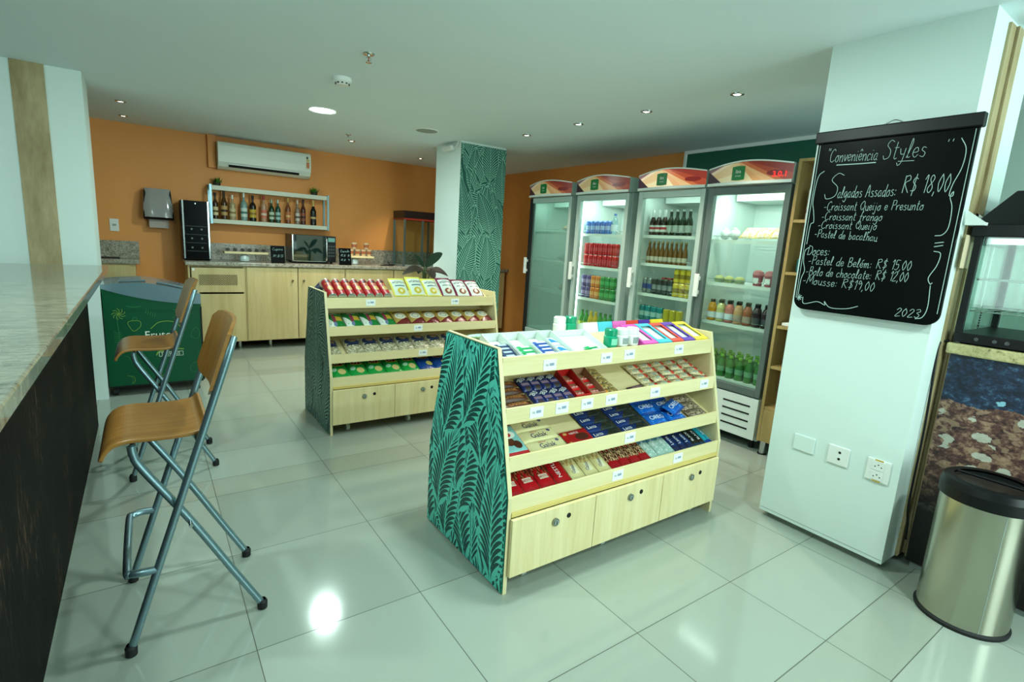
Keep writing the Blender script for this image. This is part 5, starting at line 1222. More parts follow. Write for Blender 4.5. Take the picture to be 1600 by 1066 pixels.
for L in range(2):
    for i, (k, nm, j) in enumerate([(pur_can, 'purple', 0), (pur_can, 'purple', 1), (ora_can, 'orange', 0), (ora_can, 'orange', 1), (gre_can, 'green', 0), (gre_can, 'green', 1), (gre_can, 'green', 2)]):
        k.put(F(0.12, 4.0 - 0.0675 * i, 0.908 + 0.116 * L), ORD[j] + ' %s can from the left, %s layer, in the soda fridge' % (nm, ('lower', 'upper')[L]), nm + ' cans in the soda fridge')
sp_prof = [(0, 0), (0.030, 0.0), (0.033, 0.008), (0.033, 0.10), (0.030, 0.13), (0.014, 0.172), (0.013, 0.19)]
cp_ = [(0.0145, 0.188), (0.0145, 0.206), (0, 0.206)]
bgreen = make_bottle(sp_prof, mat('soda_green', '#2f8f3f', 0.15), mat('cap_green', '#1f7a44', 0.4), mat('label_yellowgreen', '#b8c84a', 0.5), (0.04, 0.09), cp_)
byel = make_bottle(sp_prof, mat('soda_yellow', '#c8a82a', 0.15), mat('cap_yellow', '#d8b83a', 0.4), mat('label_green', '#3f9a4a', 0.5), (0.04, 0.09), cp_)
for i in range(7):
    k = bgreen if i in (0, 1, 4, 5, 6) else byel
    k.put(F(0.12, 4.0 - 0.0675 * i, 0.570), ORD[i] + ' soft drink bottle from the left, bottom row ' + 'in the soda fridge', 'soft drink bottles in the soda fridge')
# beer fridge
BF = 'in the beer fridge'
beer_p = [(0, 0), (0.027, 0.0), (0.029, 0.006), (0.029, 0.105), (0.024, 0.130), (0.0125, 0.160), (0.0125, 0.212)]
bc = [(0.014, 0.200), (0.014, 0.216), (0, 0.217)]
DKG = mat('dark_green_glass', '#12301f', 0.12); AMB = mat('amber_glass', '#6a4a1c', 0.12)
beer_w = make_bottle(beer_p, mat('brown_beer_glass', '#1c1a14', 0.12), mat('white_foil', '#e2e8e4', 0.35), pack('beer_label', '#dfe4de', [('rect', 0, 0.35, 1, 0.7, '#b8323a')], 0.5, ('X', 'Z')), (0.03, 0.085), [(0.0145, 0.150), (0.0135, 0.216), (0, 0.217)])
beer_g = make_bottle(beer_p, DKG, mat('silver_cap', '#b8c0bc', 0.3, 0.6), mat('silver_label', '#aab8ae', 0.45), (0.03, 0.085), bc)
for i in range(7): (beer_w if i < 3 else beer_g).put(F(0.12, 3.185 - 0.064 * i, 1.555), (ORD[i] + ' white-capped beer bottle from the left ' if i < 3 else ORD[i - 3] + ' dark green beer bottle from the left ') + BF, 'beer bottles on the top fridge shelf')
small_p = [(0, 0), (0.021, 0.0), (0.0225, 0.005), (0.0225, 0.09), (0.018, 0.118), (0.011, 0.145), (0.011, 0.185)]
beer_a = make_bottle(small_p, AMB, mat('gold_cap', '#b8a468', 0.3, 0.5), mat('pale_label', '#b8b4a0', 0.5), (0.02, 0.06), [(0.0125, 0.178), (0.0125, 0.192), (0, 0.193)], n=12)
for i in range(9): beer_a.put(F(0.12, 3.195 - 0.0485 * i, 1.310), ORD[i] + ' small amber bottle from the left on the second shelf ' + BF, 'small amber bottles in the beer fridge')
sil_can = make_soda(mat('can_silver', '#9aa6a6', 0.25, 0.7), 's', 0.0265, 0.135, mat('can_silver_blue', '#2a4a90', 0.3, 0.3))
gry_can = make_soda(mat('can_graphite', '#3c4444', 0.3, 0.5), 'gr', 0.0265, 0.135, mat('can_graphite_band', '#8a9494', 0.3, 0.4))
yl_can = make_soda(mat('can_yellow', '#d8c03a', 0.3, 0.2), 'y', 0.030, 0.117, mat('can_yellow_band', '#8a7a2a', 0.3, 0.2))
for i in range(6): (sil_can if i in (0, 1) else gry_can).put(F(0.12, 3.20 - 0.057 * i, 1.042), (ORD[i] + ' slim silver and blue can from the left ' if i < 2 else ORD[i - 2] + ' slim graphite can from the left ') + BF, 'slim cans in the beer fridge')
for L in range(2):
    for i in range(3): yl_can.put(F(0.12, 2.858 - 0.063 * i, 1.042 + 0.118 * L), ORD[i] + ' yellow can from the left, %s layer, ' % ('lower', 'upper')[L] + BF, 'yellow cans in the beer fridge')
redc2 = make_soda(mat('can_dark_red', '#8c2a2a', 0.3, 0.2), 'dr', 0.030, 0.150, None)
for i in range(3): redc2.put(F(0.20, 3.055 - 0.064 * i, 1.042), ORD[i] + ' dark red can from the left behind the graphite cans ' + BF, 'dark red cans in the beer fridge')
teal_can = make_soda(mat('can_teal', '#1f8a8c', 0.3, 0.3), 't', 0.031, 0.135, mat('can_teal_band', '#a8d0cc', 0.3, 0.3))
for i in range(4): teal_can.put(F(0.12, 3.20 - 0.068 * i, 0.795), ORD[i] + ' teal can from the left on the fourth shelf ' + BF, 'teal cans in the beer fridge')
yb = make_bottle([(0, 0), (0.030, 0), (0.031, 0.005), (0.031, 0.12), (0.026, 0.128)], mat('yellow_drink', '#b8a82a', 0.15), CHROME, None, None, [(0.026, 0.128), (0.024, 0.131), (0, 0.131)])
for i in range(3): yb.put(F(0.12, 2.925 - 0.068 * i, 0.795), ORD[i] + ' plain yellow drink from the left on the fourth shelf ' + BF, 'yellow drinks in the beer fridge')
# sandwich fridge
SFR = 'in the sandwich fridge'
def make_dome():
    t = thing('wrapped_roll', 'x', 'food'); b = B(); b.sphere((0, 0, 0.042), 0.042, mat('cling_film', '#dfe6e2', 0.2), 14, 8, (1.0, 0.9, 1.0)); b.done('roll', t)
    b = B(); b.sphere((-0.004, 0, 0.084), 0.018, mat('cling_knot', '#f0f4f2', 0.2), 8, 5, (1, 1, 0.5)); b.done('film_knot', t); return t
dome = Kind(make_dome)
for i, y in enumerate((2.470, 2.385)): dome.put(F(0.14, y, 1.535), ('left', 'right')[i] + ' round film-wrapped roll on the top shelf ' + SFR, 'film-wrapped rolls')
sw = packet('sandwich_pack', 'sandwich', 0.112, 0.13, 0.045, pack('sandwich_pouch', '#e6dcb8', [('noise', 5, 0.56, '#e0bc6a'), ('noise', 9, 0.64, '#b8803a'), ('rect', 0.0, 0.0, 0.14, 1, '#e8b42a'), ('ell', 0.08, 0.4, 0.06, 0.1, '#b02a20')], 0.25, crinkle=0.4), (), 2.2, 0.05)
for i, y in enumerate((2.262, 2.146, 2.030)): sw.put(F(0.10, y, 1.535) @ Matrix.Rotation(-PI / 2, 4, 'Z') @ Matrix.Rotation(math.radians(38), 4, 'X') @ Matrix.Translation((0, 0, 0.0)), ORD[i] + ' cream and yellow sandwich pouch from the left ' + SFR, 'sandwich pouches')
def make_bowl():
    t = thing('food_tub', 'x', 'food tub'); b = B(); b.lathe([(0, 0), (0.036, 0.0), (0.043, 0.034), (0.041, 0.034), (0.035, 0.004)], glass('tub_plastic', (0.9, 0.95, 0.92, 1)), 18); b.done('tub', t)
    b = B(); b.lathe([(0, 0.003), (0.034, 0.003), (0.039, 0.03), (0.03, 0.046), (0.015, 0.054), (0, 0.056)], mat('salad', '#b8b878', 0.7), 16); b.done('filling', t); return t
bowl = Kind(make_bowl)
for i in range(3): bowl.put(F(0.13, 2.465 - 0.088 * i, 1.205), ORD[i] + ' shallow clear tub from the left ' + SFR, 'shallow tubs')
def make_cup():
    t = thing('dessert_cup', 'x', 'dessert cup'); b = B(); b.lathe([(0, 0), (0.030, 0.0), (0.038, 0.075)], mat('berry_cup', '#b4646e', 0.3), 18); b.done('cup_body', t)
    b = B(); b.lathe([(0.040, 0.074), (0.041, 0.082), (0.034, 0.106), (0.016, 0.116), (0, 0.116)], mat('berry_lid', '#c07a80', 0.15), 18); b.done('dome_lid', t)
    b = B(); b.T = Matrix.Rotation(PI, 4, 'Z'); b.grid(lambda u, v: ((0.0330 + 0.006 * (0.25 + 0.5 * v)) * math.cos(1.2 * (u - 0.5)), (0.0330 + 0.006 * (0.25 + 0.5 * v)) * math.sin(1.2 * (u - 0.5)), 0.018 + 0.042 * v), 8, 2, PAPER); b.done('label', t); return t
cup = Kind(make_cup)
for i in range(2): cup.put(F(0.13, 2.145 - 0.09 * i, 1.205), ('left', 'right')[i] + ' pink dessert cup with white label ' + SFR, 'pink dessert cups')
jp = [(0, 0), (0.030, 0.0), (0.033, 0.007), (0.033, 0.105), (0.026, 0.130), (0.018, 0.142), (0.018, 0.150)]
jc = [(0.0205, 0.147), (0.0205, 0.168), (0, 0.169)]
LB = mat('juice_label', '#d8e2ec', 0.5)
juice = [('orange', '#d8962a'), ('cream green', '#c8c888'), ('pink', '#c8706a'), ('white and orange', '#c8946a'), ('red brown', '#9c4a30'), ('dark berry', '#3a2a30')]
jk = {nm: make_bottle(jp, mat('juice_' + nm.replace(' ', '_'), c, 0.15), BLACK if nm != 'cream green' else mat('dark_green_cap', '#16301f', 0.4), LB if nm in ('orange', 'cream green', 'pink') else mat('lab_' + nm[:3], '#b09a8a' if nm != 'dark berry' else '#4a4a50', 0.5), (0.02, 0.070), jc) for nm, c in juice}
for i, nm in enumerate(['orange', 'cream green', 'pink', 'white and orange', 'red brown', 'dark berry', 'dark berry']):
    jk[nm].put(F(0.124, 2.488 - 0.076 * i, 0.900), (('left ' if i == 5 else 'right ') if i >= 5 else '') + nm + ' juice bottle in the front row ' + SFR, 'juice bottles in the sandwich fridge')
for i, nm in enumerate(['orange', 'pink', 'white and orange', 'red brown', 'dark berry', 'dark berry']):
    jk[nm].put(F(0.196, 2.452 - 0.076 * i, 0.900), (('left ' if i == 4 else 'right ') if i >= 4 else '') + nm + ' juice bottle in the rear row ' + SFR, 'juice bottles in the sandwich fridge')
gb = make_bottle([(0, 0), (0.030, 0.0), (0.033, 0.008), (0.030, 0.05), (0.033, 0.09), (0.026, 0.125), (0.013, 0.15), (0.013, 0.165)], mat('green_bottle_plastic', '#3c7a3a', 0.12), mat('lime_cap', '#8cc84a', 0.35), mat('green_bottle_label', '#7ab088', 0.4), (0.045, 0.085), [(0.015, 0.160), (0.015, 0.178), (0, 0.179)])
for r in range(4):
    for i in range(7): gb.put(F(0.12 + 0.072 * r, 2.495 - 0.078 * i - 0.01 * (r % 2), 0.47), ORD[i] + ' green bottle from the left, %s row, ' % ORD[r] + 'on the floor of the sandwich fridge', 'green bottles in the sandwich fridge')
# faint goods behind the misted glass
for i, (z, y, c, nm) in enumerate([(1.56, 4.35, '#c8946a', 'orange'), (0.92, 4.36, '#8a7a4a', 'brown'), (1.24, 4.4, '#6a8a7a', 'grey green')]):
    k = packet('food_pack', 'food', 0.20, 0.14, 0.09, mat('misted_pack_%d' % i, c, 0.5), (), 3, 0.04)
    k.put(F(0.14, y, z) @ Matrix.Rotation(-PI / 2, 4, 'Z'), nm + ' pack dimly visible behind the misted fridge glass')

# ---------------------------------------------------------------- tall shelf unit beside the fridges
t = thing('shelf_unit', 'tall narrow wooden shelf unit between the fridges and the white column', 'shelf unit', (3.6, 1.62, 0))
b = B(); b.box((0, 0.265, 0.10), (0.42, 0.285, 2.075), SHELFW); b.done('side_panel', t); b = B(); b.box((0, -0.285, 0.10), (0.42, -0.265, 2.075), SHELFW); b.done('side_panel', t)
b = B(); b.box((0.40, -0.265, 0.10), (0.42, 0.265, 2.075), wood('shelf_back_wood', '#8c7444', '#6f5a34', (1, 1, 0.2), 9, 0.6)); b.done('back_panel', t)
for z in (2.055, 1.66, 1.31, 0.935, 0.645, 0.345): b = B(); b.box((0.004, -0.265, z), (0.40, 0.265, z + 0.02), SHELFW); b.done('shelf', t)
b = B(); b.box((0.0, -0.263, 0.105), (0.018, 0.263, 0.343), SHELFW); b.done('door', t)
for y in (-0.25, 0.25):
    for x in (0.04, 0.38): b = B(); b.cyl((x, y, 0), (x, y, 0.10), 0.022, CHROME, 12); b.cyl((x, y, 0), (x, y, 0.006), 0.032, RUBBER, 12); b.done('leg', t)
for i, (z, w_, nm) in enumerate([(0.956, 0.012, 'white flat packet stack')]):
    for k in range(2): b = B(); b.cbox((3.70, 1.815 - 0.12 * k, z + 0.012), (0.15, 0.10, 0.022), PAPER); tag(b.done('paper_packet', None, 0.004), ('left', 'right')[k] + ' flat white packet on the wooden shelf unit', 'packet', 'white packets on the shelf unit')
b = B(); b.cbox((3.72, 1.80, 1.331 + 0.045), (0.12, 0.09, 0.09), mat('teal_box', '#1f6a6a', 0.4)); tag(b.done('storage_box', None, 0.004), 'teal box on the middle of the wooden shelf unit', 'box')
b = B(); pillow(b, 0.14, 0.10, 0.03, mat('teal_cloth', '#1f5f5c', 0.7)); o = tag(b.done('folded_cloth'), 'dark teal folded cloth on a lower shelf of the wooden unit', 'cloth'); o.location = (3.70, 1.72, 0.666)
b = B()
for k in range(3): pass
bx = B(); bx.cbox((3.72, 1.80, 1.681 + 0.10), (0.14, 0.07, 0.20), pack('mixed_print', '#4a6a70', [('noise', 5, 0.5, '#c8b8a8'), ('noise', 8, 0.62, '#a83a3a')], 0.4, ('Y', 'Z'))); tag(bx.done('carton', None, 0.003), 'printed carton on the upper shelf of the wooden unit', 'carton')
# ---------------------------------------------------------------- back counter
YF = 6.62
def knob(parent, x, z): b = B(); b.cyl((x, YF - 0.012, z), (x, YF - 0.026, z), 0.012, mat('knob_bronze', '#6a6248', 0.35, 0.6), 12); b.cyl((x, YF, z), (x, YF - 0.014, z), 0.006, CHROME, 8); b.done('knob', parent)
def cabinet(x0, x1, label, fronts):
    t = thing('base_cabinet', label, 'cabinet', (0, 0, 0), 0, 'cabinets of the back counter')
    b = B(); b.box((x0, YF + 0.016, 0.10), (x0 + 0.018, 7.19, 0.97), CABW); b.box((x1 - 0.018, YF + 0.016, 0.10), (x1, 7.19, 0.97), CABW)
    b.box((x0 + 0.018, YF + 0.016, 0.10), (x1 - 0.018, 7.19, 0.118), CABW); b.box((x0 + 0.018, YF + 0.03, 0.952), (x1 - 0.018, 7.19, 0.97), CABW); b.box((x0 + 0.018, 7.17, 0.118), (x1 - 0.018, 7.19, 0.952), CABW)
    b.done('carcass', t)
    for f in fronts:
        kind, a, c_, z0, z1 = f[:5]
        b = B()
        if kind == 'vent':
            va, vb, vz0, vz1 = a + 0.065, c_ - 0.065, z0 + 0.075, z1 - 0.075
            b.box((a, YF, z0), (va, YF + 0.016, z1), CABW); b.box((vb, YF, z0), (c_, YF + 0.016, z1), CABW); b.box((va, YF, z0), (vb, YF + 0.016, vz0), CABW); b.box((va, YF, vz1), (vb, YF + 0.016, z1), CABW)
            b.box((a + 0.008, YF - 0.001, z1 - 0.035), (a + 0.03, YF, z1 - 0.008), PAPER)
            d = b.done('drawer_front', t)
            b = B(); n = 17; w = vb - va; hh = vz1 - vz0
            for k in range(-8, n + 8):
                xk = va + w * k / n
                for s in (1, -1):
                    p = [(xk, vz0), (xk + s * hh, vz1)]
                    (xa, za), (xb, zb) = p
                    lo, hi = va, vb
                    if xa > xb: (xa, za), (xb, zb) = (xb, zb), (xa, za)
                    if xb <= lo or xa >= hi: continue
                    if xa < lo: za += (zb - za) * (lo - xa) / (xb - xa); xa = lo
                    if xb > hi: zb = za + (zb - za) * (hi - xa) / (xb - xa); xb = hi
                    b.ribbon([(xa, YF + 0.004, za), (xb, YF + 0.004, zb)], 0.0065, (0, -1, 0), CABW)
            b.box((va, YF + 0.013, vz0), (vb, YF + 0.0155, vz1), DARK); b.done('lattice_vent', d)
        else:
            b.box((a, YF, z0), (c_, YF + 0.016, z1), CABW); d = b.done('door' if kind == 'door' else 'drawer_front', t, 0.0015)
            if len(f) > 5 and f[5]: knob(d, f[5], f[6])
    b = B()
    for x in (x0 + 0.27, x1 - 0.06):
        b = B(); b.cyl((x, YF + 0.16, 0), (x, YF + 0.16, 0.10), 0.022, CHROME, 14); b.cyl((x, YF + 0.16, 0), (x, YF + 0.16, 0.008), 0.032, CHROME, 14); b.done('leg', t)
    return t
cabinet(0.37, 0.925, 'leftmost wooden cabinet of the back counter with lattice-vented drawer', [('vent', 0.40, 0.908, 0.675, 0.945), ('door', 0.385, 0.918, 0.106, 0.655)])
cabinet(0.928, 2.06, 'two-door wooden cabinet of the back counter under the microwave', [('door', 0.94, 1.490, 0.106, 0.962, 1.43, 0.812), ('door', 1.498, 2.052, 0.106, 0.962, 1.557, 0.812)])
cabinet(2.064, 3.35, 'wooden cabinet of the back counter behind the further snack display', [('door', 2.072, 2.70, 0.106, 0.962, 2.64, 0.812), ('door', 2.712, 3.34, 0.106, 0.962, 2.77, 0.812)])
cabinet(3.354, 4.50, 'wooden cabinet of the back counter right of the leaf-print column', [('door', 3.362, 3.92, 0.106, 0.962, 3.86, 0.812), ('door', 3.93, 4.49, 0.106, 0.962, 3.99, 0.812)])
b = B(); b.box((0.40, 7.0, 0), (4.5, 7.02, 0.098), DARK); o = tag(b.done('plinth'), 'dark recessed plinth under the back counter cabinets', 'plinth')
t = thing('granite_worktop', 'long grey granite worktop with upstand along the orange back wall', 'worktop', (0, 0, 0))
b = B(); b.box((0.345, 6.595, 0.9705), (4.545, 7.19, 1.010), GRAN); b.done('slab', t, 0.005)
b = B(); b.box((0.62, 7.172, 1.0105), (4.545, 7.195, 1.20), GRAN); b.done('upstand', t)
# small counter at the far left
t = thing('granite_worktop', 'short granite shelf with upstand at left beside the white column', 'worktop', (0, 0, 0))
b = B(); b.box((-1.2, 6.80, 0.955), (-0.05, 7.195, 1.0), GRAN); b.done('slab', t, 0.005); b = B(); b.box((-1.2, 7.17, 1.0005), (-0.05, 7.195, 1.18), GRAN); b.done('upstand', t)
t = thing('base_cabinet', 'wooden cabinet under the short granite shelf at far left', 'cabinet', (0, 0, 0))
b = B(); b.box((-1.2, 6.84, 0.08), (-0.09, 7.19, 0.954), CABW); b.done('carcass', t); b = B(); b.box((-0.62, 6.822, 0.10), (-0.14, 6.839, 0.94), CABW); b.done('door', t, 0.002)
for x in (-1.1, -0.2): b = B(); b.cyl((x, 6.9, 0), (x, 6.9, 0.08), 0.02, CHROME); b.done('leg', t)
b = B(); b.cbox((-0.30, 6.98, 1.007), (0.16, 0.09, 0.012), mat('dark_tray', '#1a1420', 0.4)); tag(b.done('tray', None, 0.004), 'small dark tray on the short granite shelf at far left', 'tray')
ZT = 1.0112
# wine cooler
t = thing('wine_cooler', 'tall narrow black wine cooler with silver door edges on the worktop', 'wine cooler', (0.48, 6.80, ZT))
b = B(); b.box((-0.135, 0.02, 0.012), (0.135, 0.36, 0.645), BLACK)
for x in (-0.11, 0.11): b.box((x - 0.015, 0.06, 0), (x + 0.015, 0.32, 0.012), RUBBER)
b.done('body', t, 0.004)
b = B(); b.box((-0.112, 0.0, 0.02), (0.112, 0.018, 0.64), mat('cooler_glass', '#05090a', 0.2, spec=0.06)); d = b.done('door', t)
b = B()
for x in (-0.127, 0.112): b.box((x, -0.006, 0.02), (x + 0.015, 0.016, 0.645), CHROME)
b.done('door_edge', d)
b = B()
for k in range(4): b.box((-0.10, -0.001, 0.10 + k * 0.09), (0.10, 0.0, 0.104 + k * 0.09), mat('rack_glint', '#2a3a3c', 0.4))
for k in range(3):
    for x in (-0.045, 0.05): b.cyl((x, -0.0015, 0.14 + 0.10 * k), (x, 0.0, 0.14 + 0.10 * k), 0.010, mat('bottle_end', '#5a6a68' if k == 0 else '#26383a', 0.3), 10)
b.cyl((0.0, -0.002, 0.615), (0.0, 0.0, 0.615), 0.008, CHROME, 10); b.done('rack', d)
# serving boards on white bowls
def board(x0, x1, label):
    t = thing('serving_board', label, 'serving board', ((x0 + x1) / 2, 6.86, ZT))
    w = (x1 - x0) / 2
    b = B(); b.box((-w, -0.07, 0.088), (w, 0.09, 0.112), PALE_H); b.done('board', t, 0.003)
    b = B(); b.lathe([(0.030, 0), (0.052, 0.006), (0.056, 0.03), (0.045, 0.065), (0.02, 0.085), (0, 0.0875)], mat('bowl_pale_blue', '#c8dcdc', 0.25), 20, (-0.02, 0.01, 0)); b.done('bowl_stand', t)
board(0.742, 1.210, 'wooden serving board on a white bowl beside the wine cooler'); board(2.06, 2.495, 'wooden serving board on a white bowl right of the microwave')
cone = None
def make_sachet():
    b = B(); b.cyl((0, 0, 0.018), (0, 0.06, 0.018), 0.018, mat('dark_roll', '#2a2420', 0.5), 10); o = b.done('coffee_pod'); o['category'] = 'coffee pod'; return o
pod = Kind(make_sachet)
for i in range(6): pod.put(Matrix.Translation((0.785 + 0.076 * i, 6.83, ZT + 0.1135)), ORD[i] + ' dark coffee pod from the left on the serving board', 'coffee pods on the serving board')
def make_papercup():
    t = thing('paper_cup', 'x', 'paper cup'); b = B(); b.lathe([(0, 0), (0.026, 0), (0.036, 0.085), (0.033, 0.083)], mat('cup_card', '#cbb48e', 0.6), 18); b.done('cup_body', t)
    b = B(); b.lathe([(0.0295, 0.025), (0.0345, 0.062)], mat('cup_print', '#a8623f', 0.6), 18); b.done('sleeve', t); return t
pc = Kind(make_papercup)
for i, (x, z, nm) in enumerate([(2.21, 0, 'first paper cup from the left on the right serving board'), (2.295, 0, 'second paper cup from the left on the right serving board'), (2.375, 0, 'third paper cup from the left on the right serving board'), (2.45, 0, 'rightmost paper cup on the right serving board'), (2.175, 0.08, 'paper cup raised on the left end of the right serving board'), (2.41, 0.0865, 'paper cup stacked on top at the right of the serving board')]):
    if z and i == 4: x = 2.25
    if z and i == 5: x = 2.412
    pc.put(Matrix.Translation((x, 6.86, ZT + 0.113 + (0.086 if z else 0))), nm, 'paper cups on the serving board')
def sign(x, w, h, label, lines, rz=0.0):
    t = thing('menu_sign', label, 'sign', (x, 6.66, ZT), rz)
    tl = Matrix.Rotation(math.radians(-10), 4, 'X')
    b = B(); b.T = tl; b.box((-w / 2, 0, 0.001), (w / 2, 0.006, h), BOARD); b.done('board', t)
    b = B(); b.T = tl
    for s, z, cap in lines: chalk_line(b, s, (-w * 0.36, z), (w * 0.36, z + 0.004), cap, lambda x_, z_: (x_, -0.0008, z_), (0, -1, 0), mat('faint_chalk', '#7fa0a0', 0.9), 0.0028, 0.1)
    b.done('lettering', t)
    b = B(); b.box((-0.01, 0.035, 0.0), (0.01, 0.055, 0.004), BLACK); b.tube([(0, 0.045, 0.004), (0, h * 0.17 + 0.01, h * 0.7)], 0.003, BLACK, 6); b.done('easel_leg', t)
sign(1.285, 0.155, 0.205, 'small black menu sign left of the microwave', [('Cupons', 0.150, 0.030), ('R$5', 0.07, 0.028)])
sign(2.075, 0.150, 0.212, 'small black menu sign right of the microwave', [('Cápsula'.replace('á', 'a'), 0.160, 0.028), ('R$ 8', 0.105, 0.026), ('R$ 9', 0.05, 0.024)], -0.05)
# microwave
t = thing('microwave', 'black microwave with mirrored door on the back worktop', 'microwave', (1.735, 6.80, ZT))
b = B(); b.box((-0.262, 0.02, 0.022), (0.262, 0.37, 0.345), mat('microwave_case', '#23282a', 0.35)); b.done('case', t, 0.006)
b = B(); b.box((-0.262, 0.0, 0.024), (0.135, 0.019, 0.343), mat('mirror_glass', '#0f2420', 0.04, 0.0, spec=1.0, coat=1.0)); d = b.done('door', t, 0.003)
b = B(); b.box((-0.262, -0.002, 0.024), (-0.250, 0.0, 0.343), CHROME); b.box((-0.262, -0.002, 0.022), (0.135, 0.0, 0.030), CHROME); b.done('door_trim', d)
b = B(); b.tube(cr_pts([(0.142, 0.0, 0.32), (0.142, -0.022, 0.29), (0.142, -0.026, 0.18), (0.142, -0.022, 0.07), (0.142, 0.0, 0.04)], 6), 0.011, CHROME, 10); b.done('handle', d)
b = B(); b.box((0.152, 0.0, 0.024), (0.262, 0.019, 0.343), BLACK); c_ = b.done('control_panel', t, 0.003)
b = B(); b.box((0.165, -0.001, 0.275), (0.250, 0.0, 0.325), mat('display', '#5f8f8a', 0.15)); b.done('display', c_)
b = B()
for r in range(4):
    for k in range(3): b.box((0.168 + 0.03 * k, -0.001, 0.09 + 0.04 * r), (0.188 + 0.03 * k, 0.0, 0.11 + 0.04 * r), mat('keys', '#2f4242', 0.5))
b.done('keypad', c_)
for x in (-0.22, 0.22):
    for y in (0.06, 0.33): b = B(); b.cyl((x, y, 0), (x, y, 0.022), 0.014, RUBBER, 10); b.done('foot', t)
# glass popcorn cabinet
t = thing('popcorn_machine', 'tall glass cabinet with black top and red stripe on the worktop', 'display cabinet', (3.16, 6.74, ZT))
for x in (-0.262, 0.0, 0.262):
    for y in (0.0, 0.36):
        if x == 0.0 and y > 0: continue
        b = B(); b.cbox((x, y, 0.315), (0.024, 0.024, 0.63), SILVER); b.done('post', t)
b = B(); b.box((-0.274, -0.008, 0.645), (0.274, 0.372, 0.745), mat('dark_brown_top', '#160d0c', 0.4)); b.done('top_box', t)
b = B(); b.box((-0.276, -0.010, 0.625), (0.276, 0.374, 0.646), mat('red_stripe', '#8a2a1c', 0.4)); b.done('red_band', t)
b = B(); b.box((-0.25, -0.002, 0.02), (-0.012, 0.002, 0.625), GLASS); b.box((0.012, -0.002, 0.02), (0.25, 0.002, 0.625), GLASS); b.box((-0.264, 0.012, 0.02), (-0.26, 0.348, 0.625), GLASS); b.done('glass_panes', t)
b = B(); b.box((-0.274, -0.008, 0.0), (0.274, 0.372, 0.018), GREYP); b.done('base', t)
b = B(); b.tube(cr_pts([(2.82, 7.12, 1.05), (2.80, 7.0, 1.021), (2.84, 6.9, 1.0175), (2.78, 6.84, 1.0175), (2.66, 6.86, 1.0175)], 8), 0.004, BLACK, 6); tag(b.done('power_cord'), 'thin black cord lying on the worktop left of the glass cabinet', 'cord')
b = B(); b.box((2.58, 6.72, 1.0112), (2.74, 6.80, 1.020), BLACK); tag(b.done('card_tray', None, 0.002), 'flat black tray lying on the worktop left of the glass cabinet', 'tray')
# ---------------------------------------------------------------- on the back wall
t = thing('air_conditioner', 'white wall-mounted split air conditioner on the orange wall', 'air conditioner', (1.245, 7.2, 2.05))
prof = [(0, 0.0), (-0.10, 0.0), (-0.17, 0.025), (-0.205, 0.075), (-0.215, 0.15), (-0.212, 0.25), (-0.20, 0.288), (-0.17, 0.295), (0, 0.295)]
b = B(); b.prism(prof, 'x', -0.505, 0.505, mat('ac_white', '#dfe6dc', 0.35)); b.done('body', t, 0.008)
b = B(); b.add([(-0.40, -0.1765, 0.024), (0.37, -0.1765, 0.024), (0.37, -0.198, 0.058), (-0.40, -0.198, 0.058)], [(0, 1, 2, 3)], DARK); b.done('air_outlet', t)
b = B(); b.box((-0.40, -0.206, 0.050), (0.37, -0.200, 0.058), WHITEP); b.done('flap', t)
b = B(); b.box((0.445, -0.2165, 0.10), (0.490, -0.2155, 0.255), pack('energy_label', '#d8dcc8', [('rect', 0.1, 0.1, 0.9, 0.55, '#c87a4a'), ('rect', 0.1, 0.62, 0.9, 0.75, '#c8b84a'), ('ell', 0.35, 0.88, 0.25, 0.10, '#20282a')], 0.5, ('X', 'Z'))); b.done('energy_label', t)
b = B(); b.box((0.655, 7.14, 2.06), (0.735, 7.2, 2.418), ORANGE); tag(b.done('pipe_cover'), 'orange boxed pipe cover left of the air conditioner', 'pipe cover')
t = thing('wall_shelf', 'pale two-board wall rack holding spirits bottles', 'wall shelf', (1.305, 7.2, 0))
SW_ = mat('rack_white', '#d3d6c4', 0.45)
b = B(); b.box((-0.64, -0.20, 1.805), (0.64, -0.005, 1.855), SW_); b.done('top_board', t, 0.002); b = B(); b.box((-0.64, -0.20, 1.432), (0.64, -0.005, 1.480), SW_); b.done('bottom_board', t, 0.002)
for s in (-1, 1):
    b = B()
    for y in (-0.195, -0.008): b.box((s * 0.654 - 0.012, y - 0.004 if y > -0.1 else y - 0.008, 1.425), (s * 0.654 + 0.012, y + 0.004 if y > -0.1 else y + 0.008, 1.865), SILVER)
    b.box((s * 0.654 - 0.012, -0.195, 1.425), (s * 0.654 + 0.012, -0.01, 1.437), SILVER); b.box((s * 0.654 - 0.012, -0.195, 1.853), (s * 0.654 + 0.012, -0.01, 1.865), SILVER); b.done('end_frame', t)
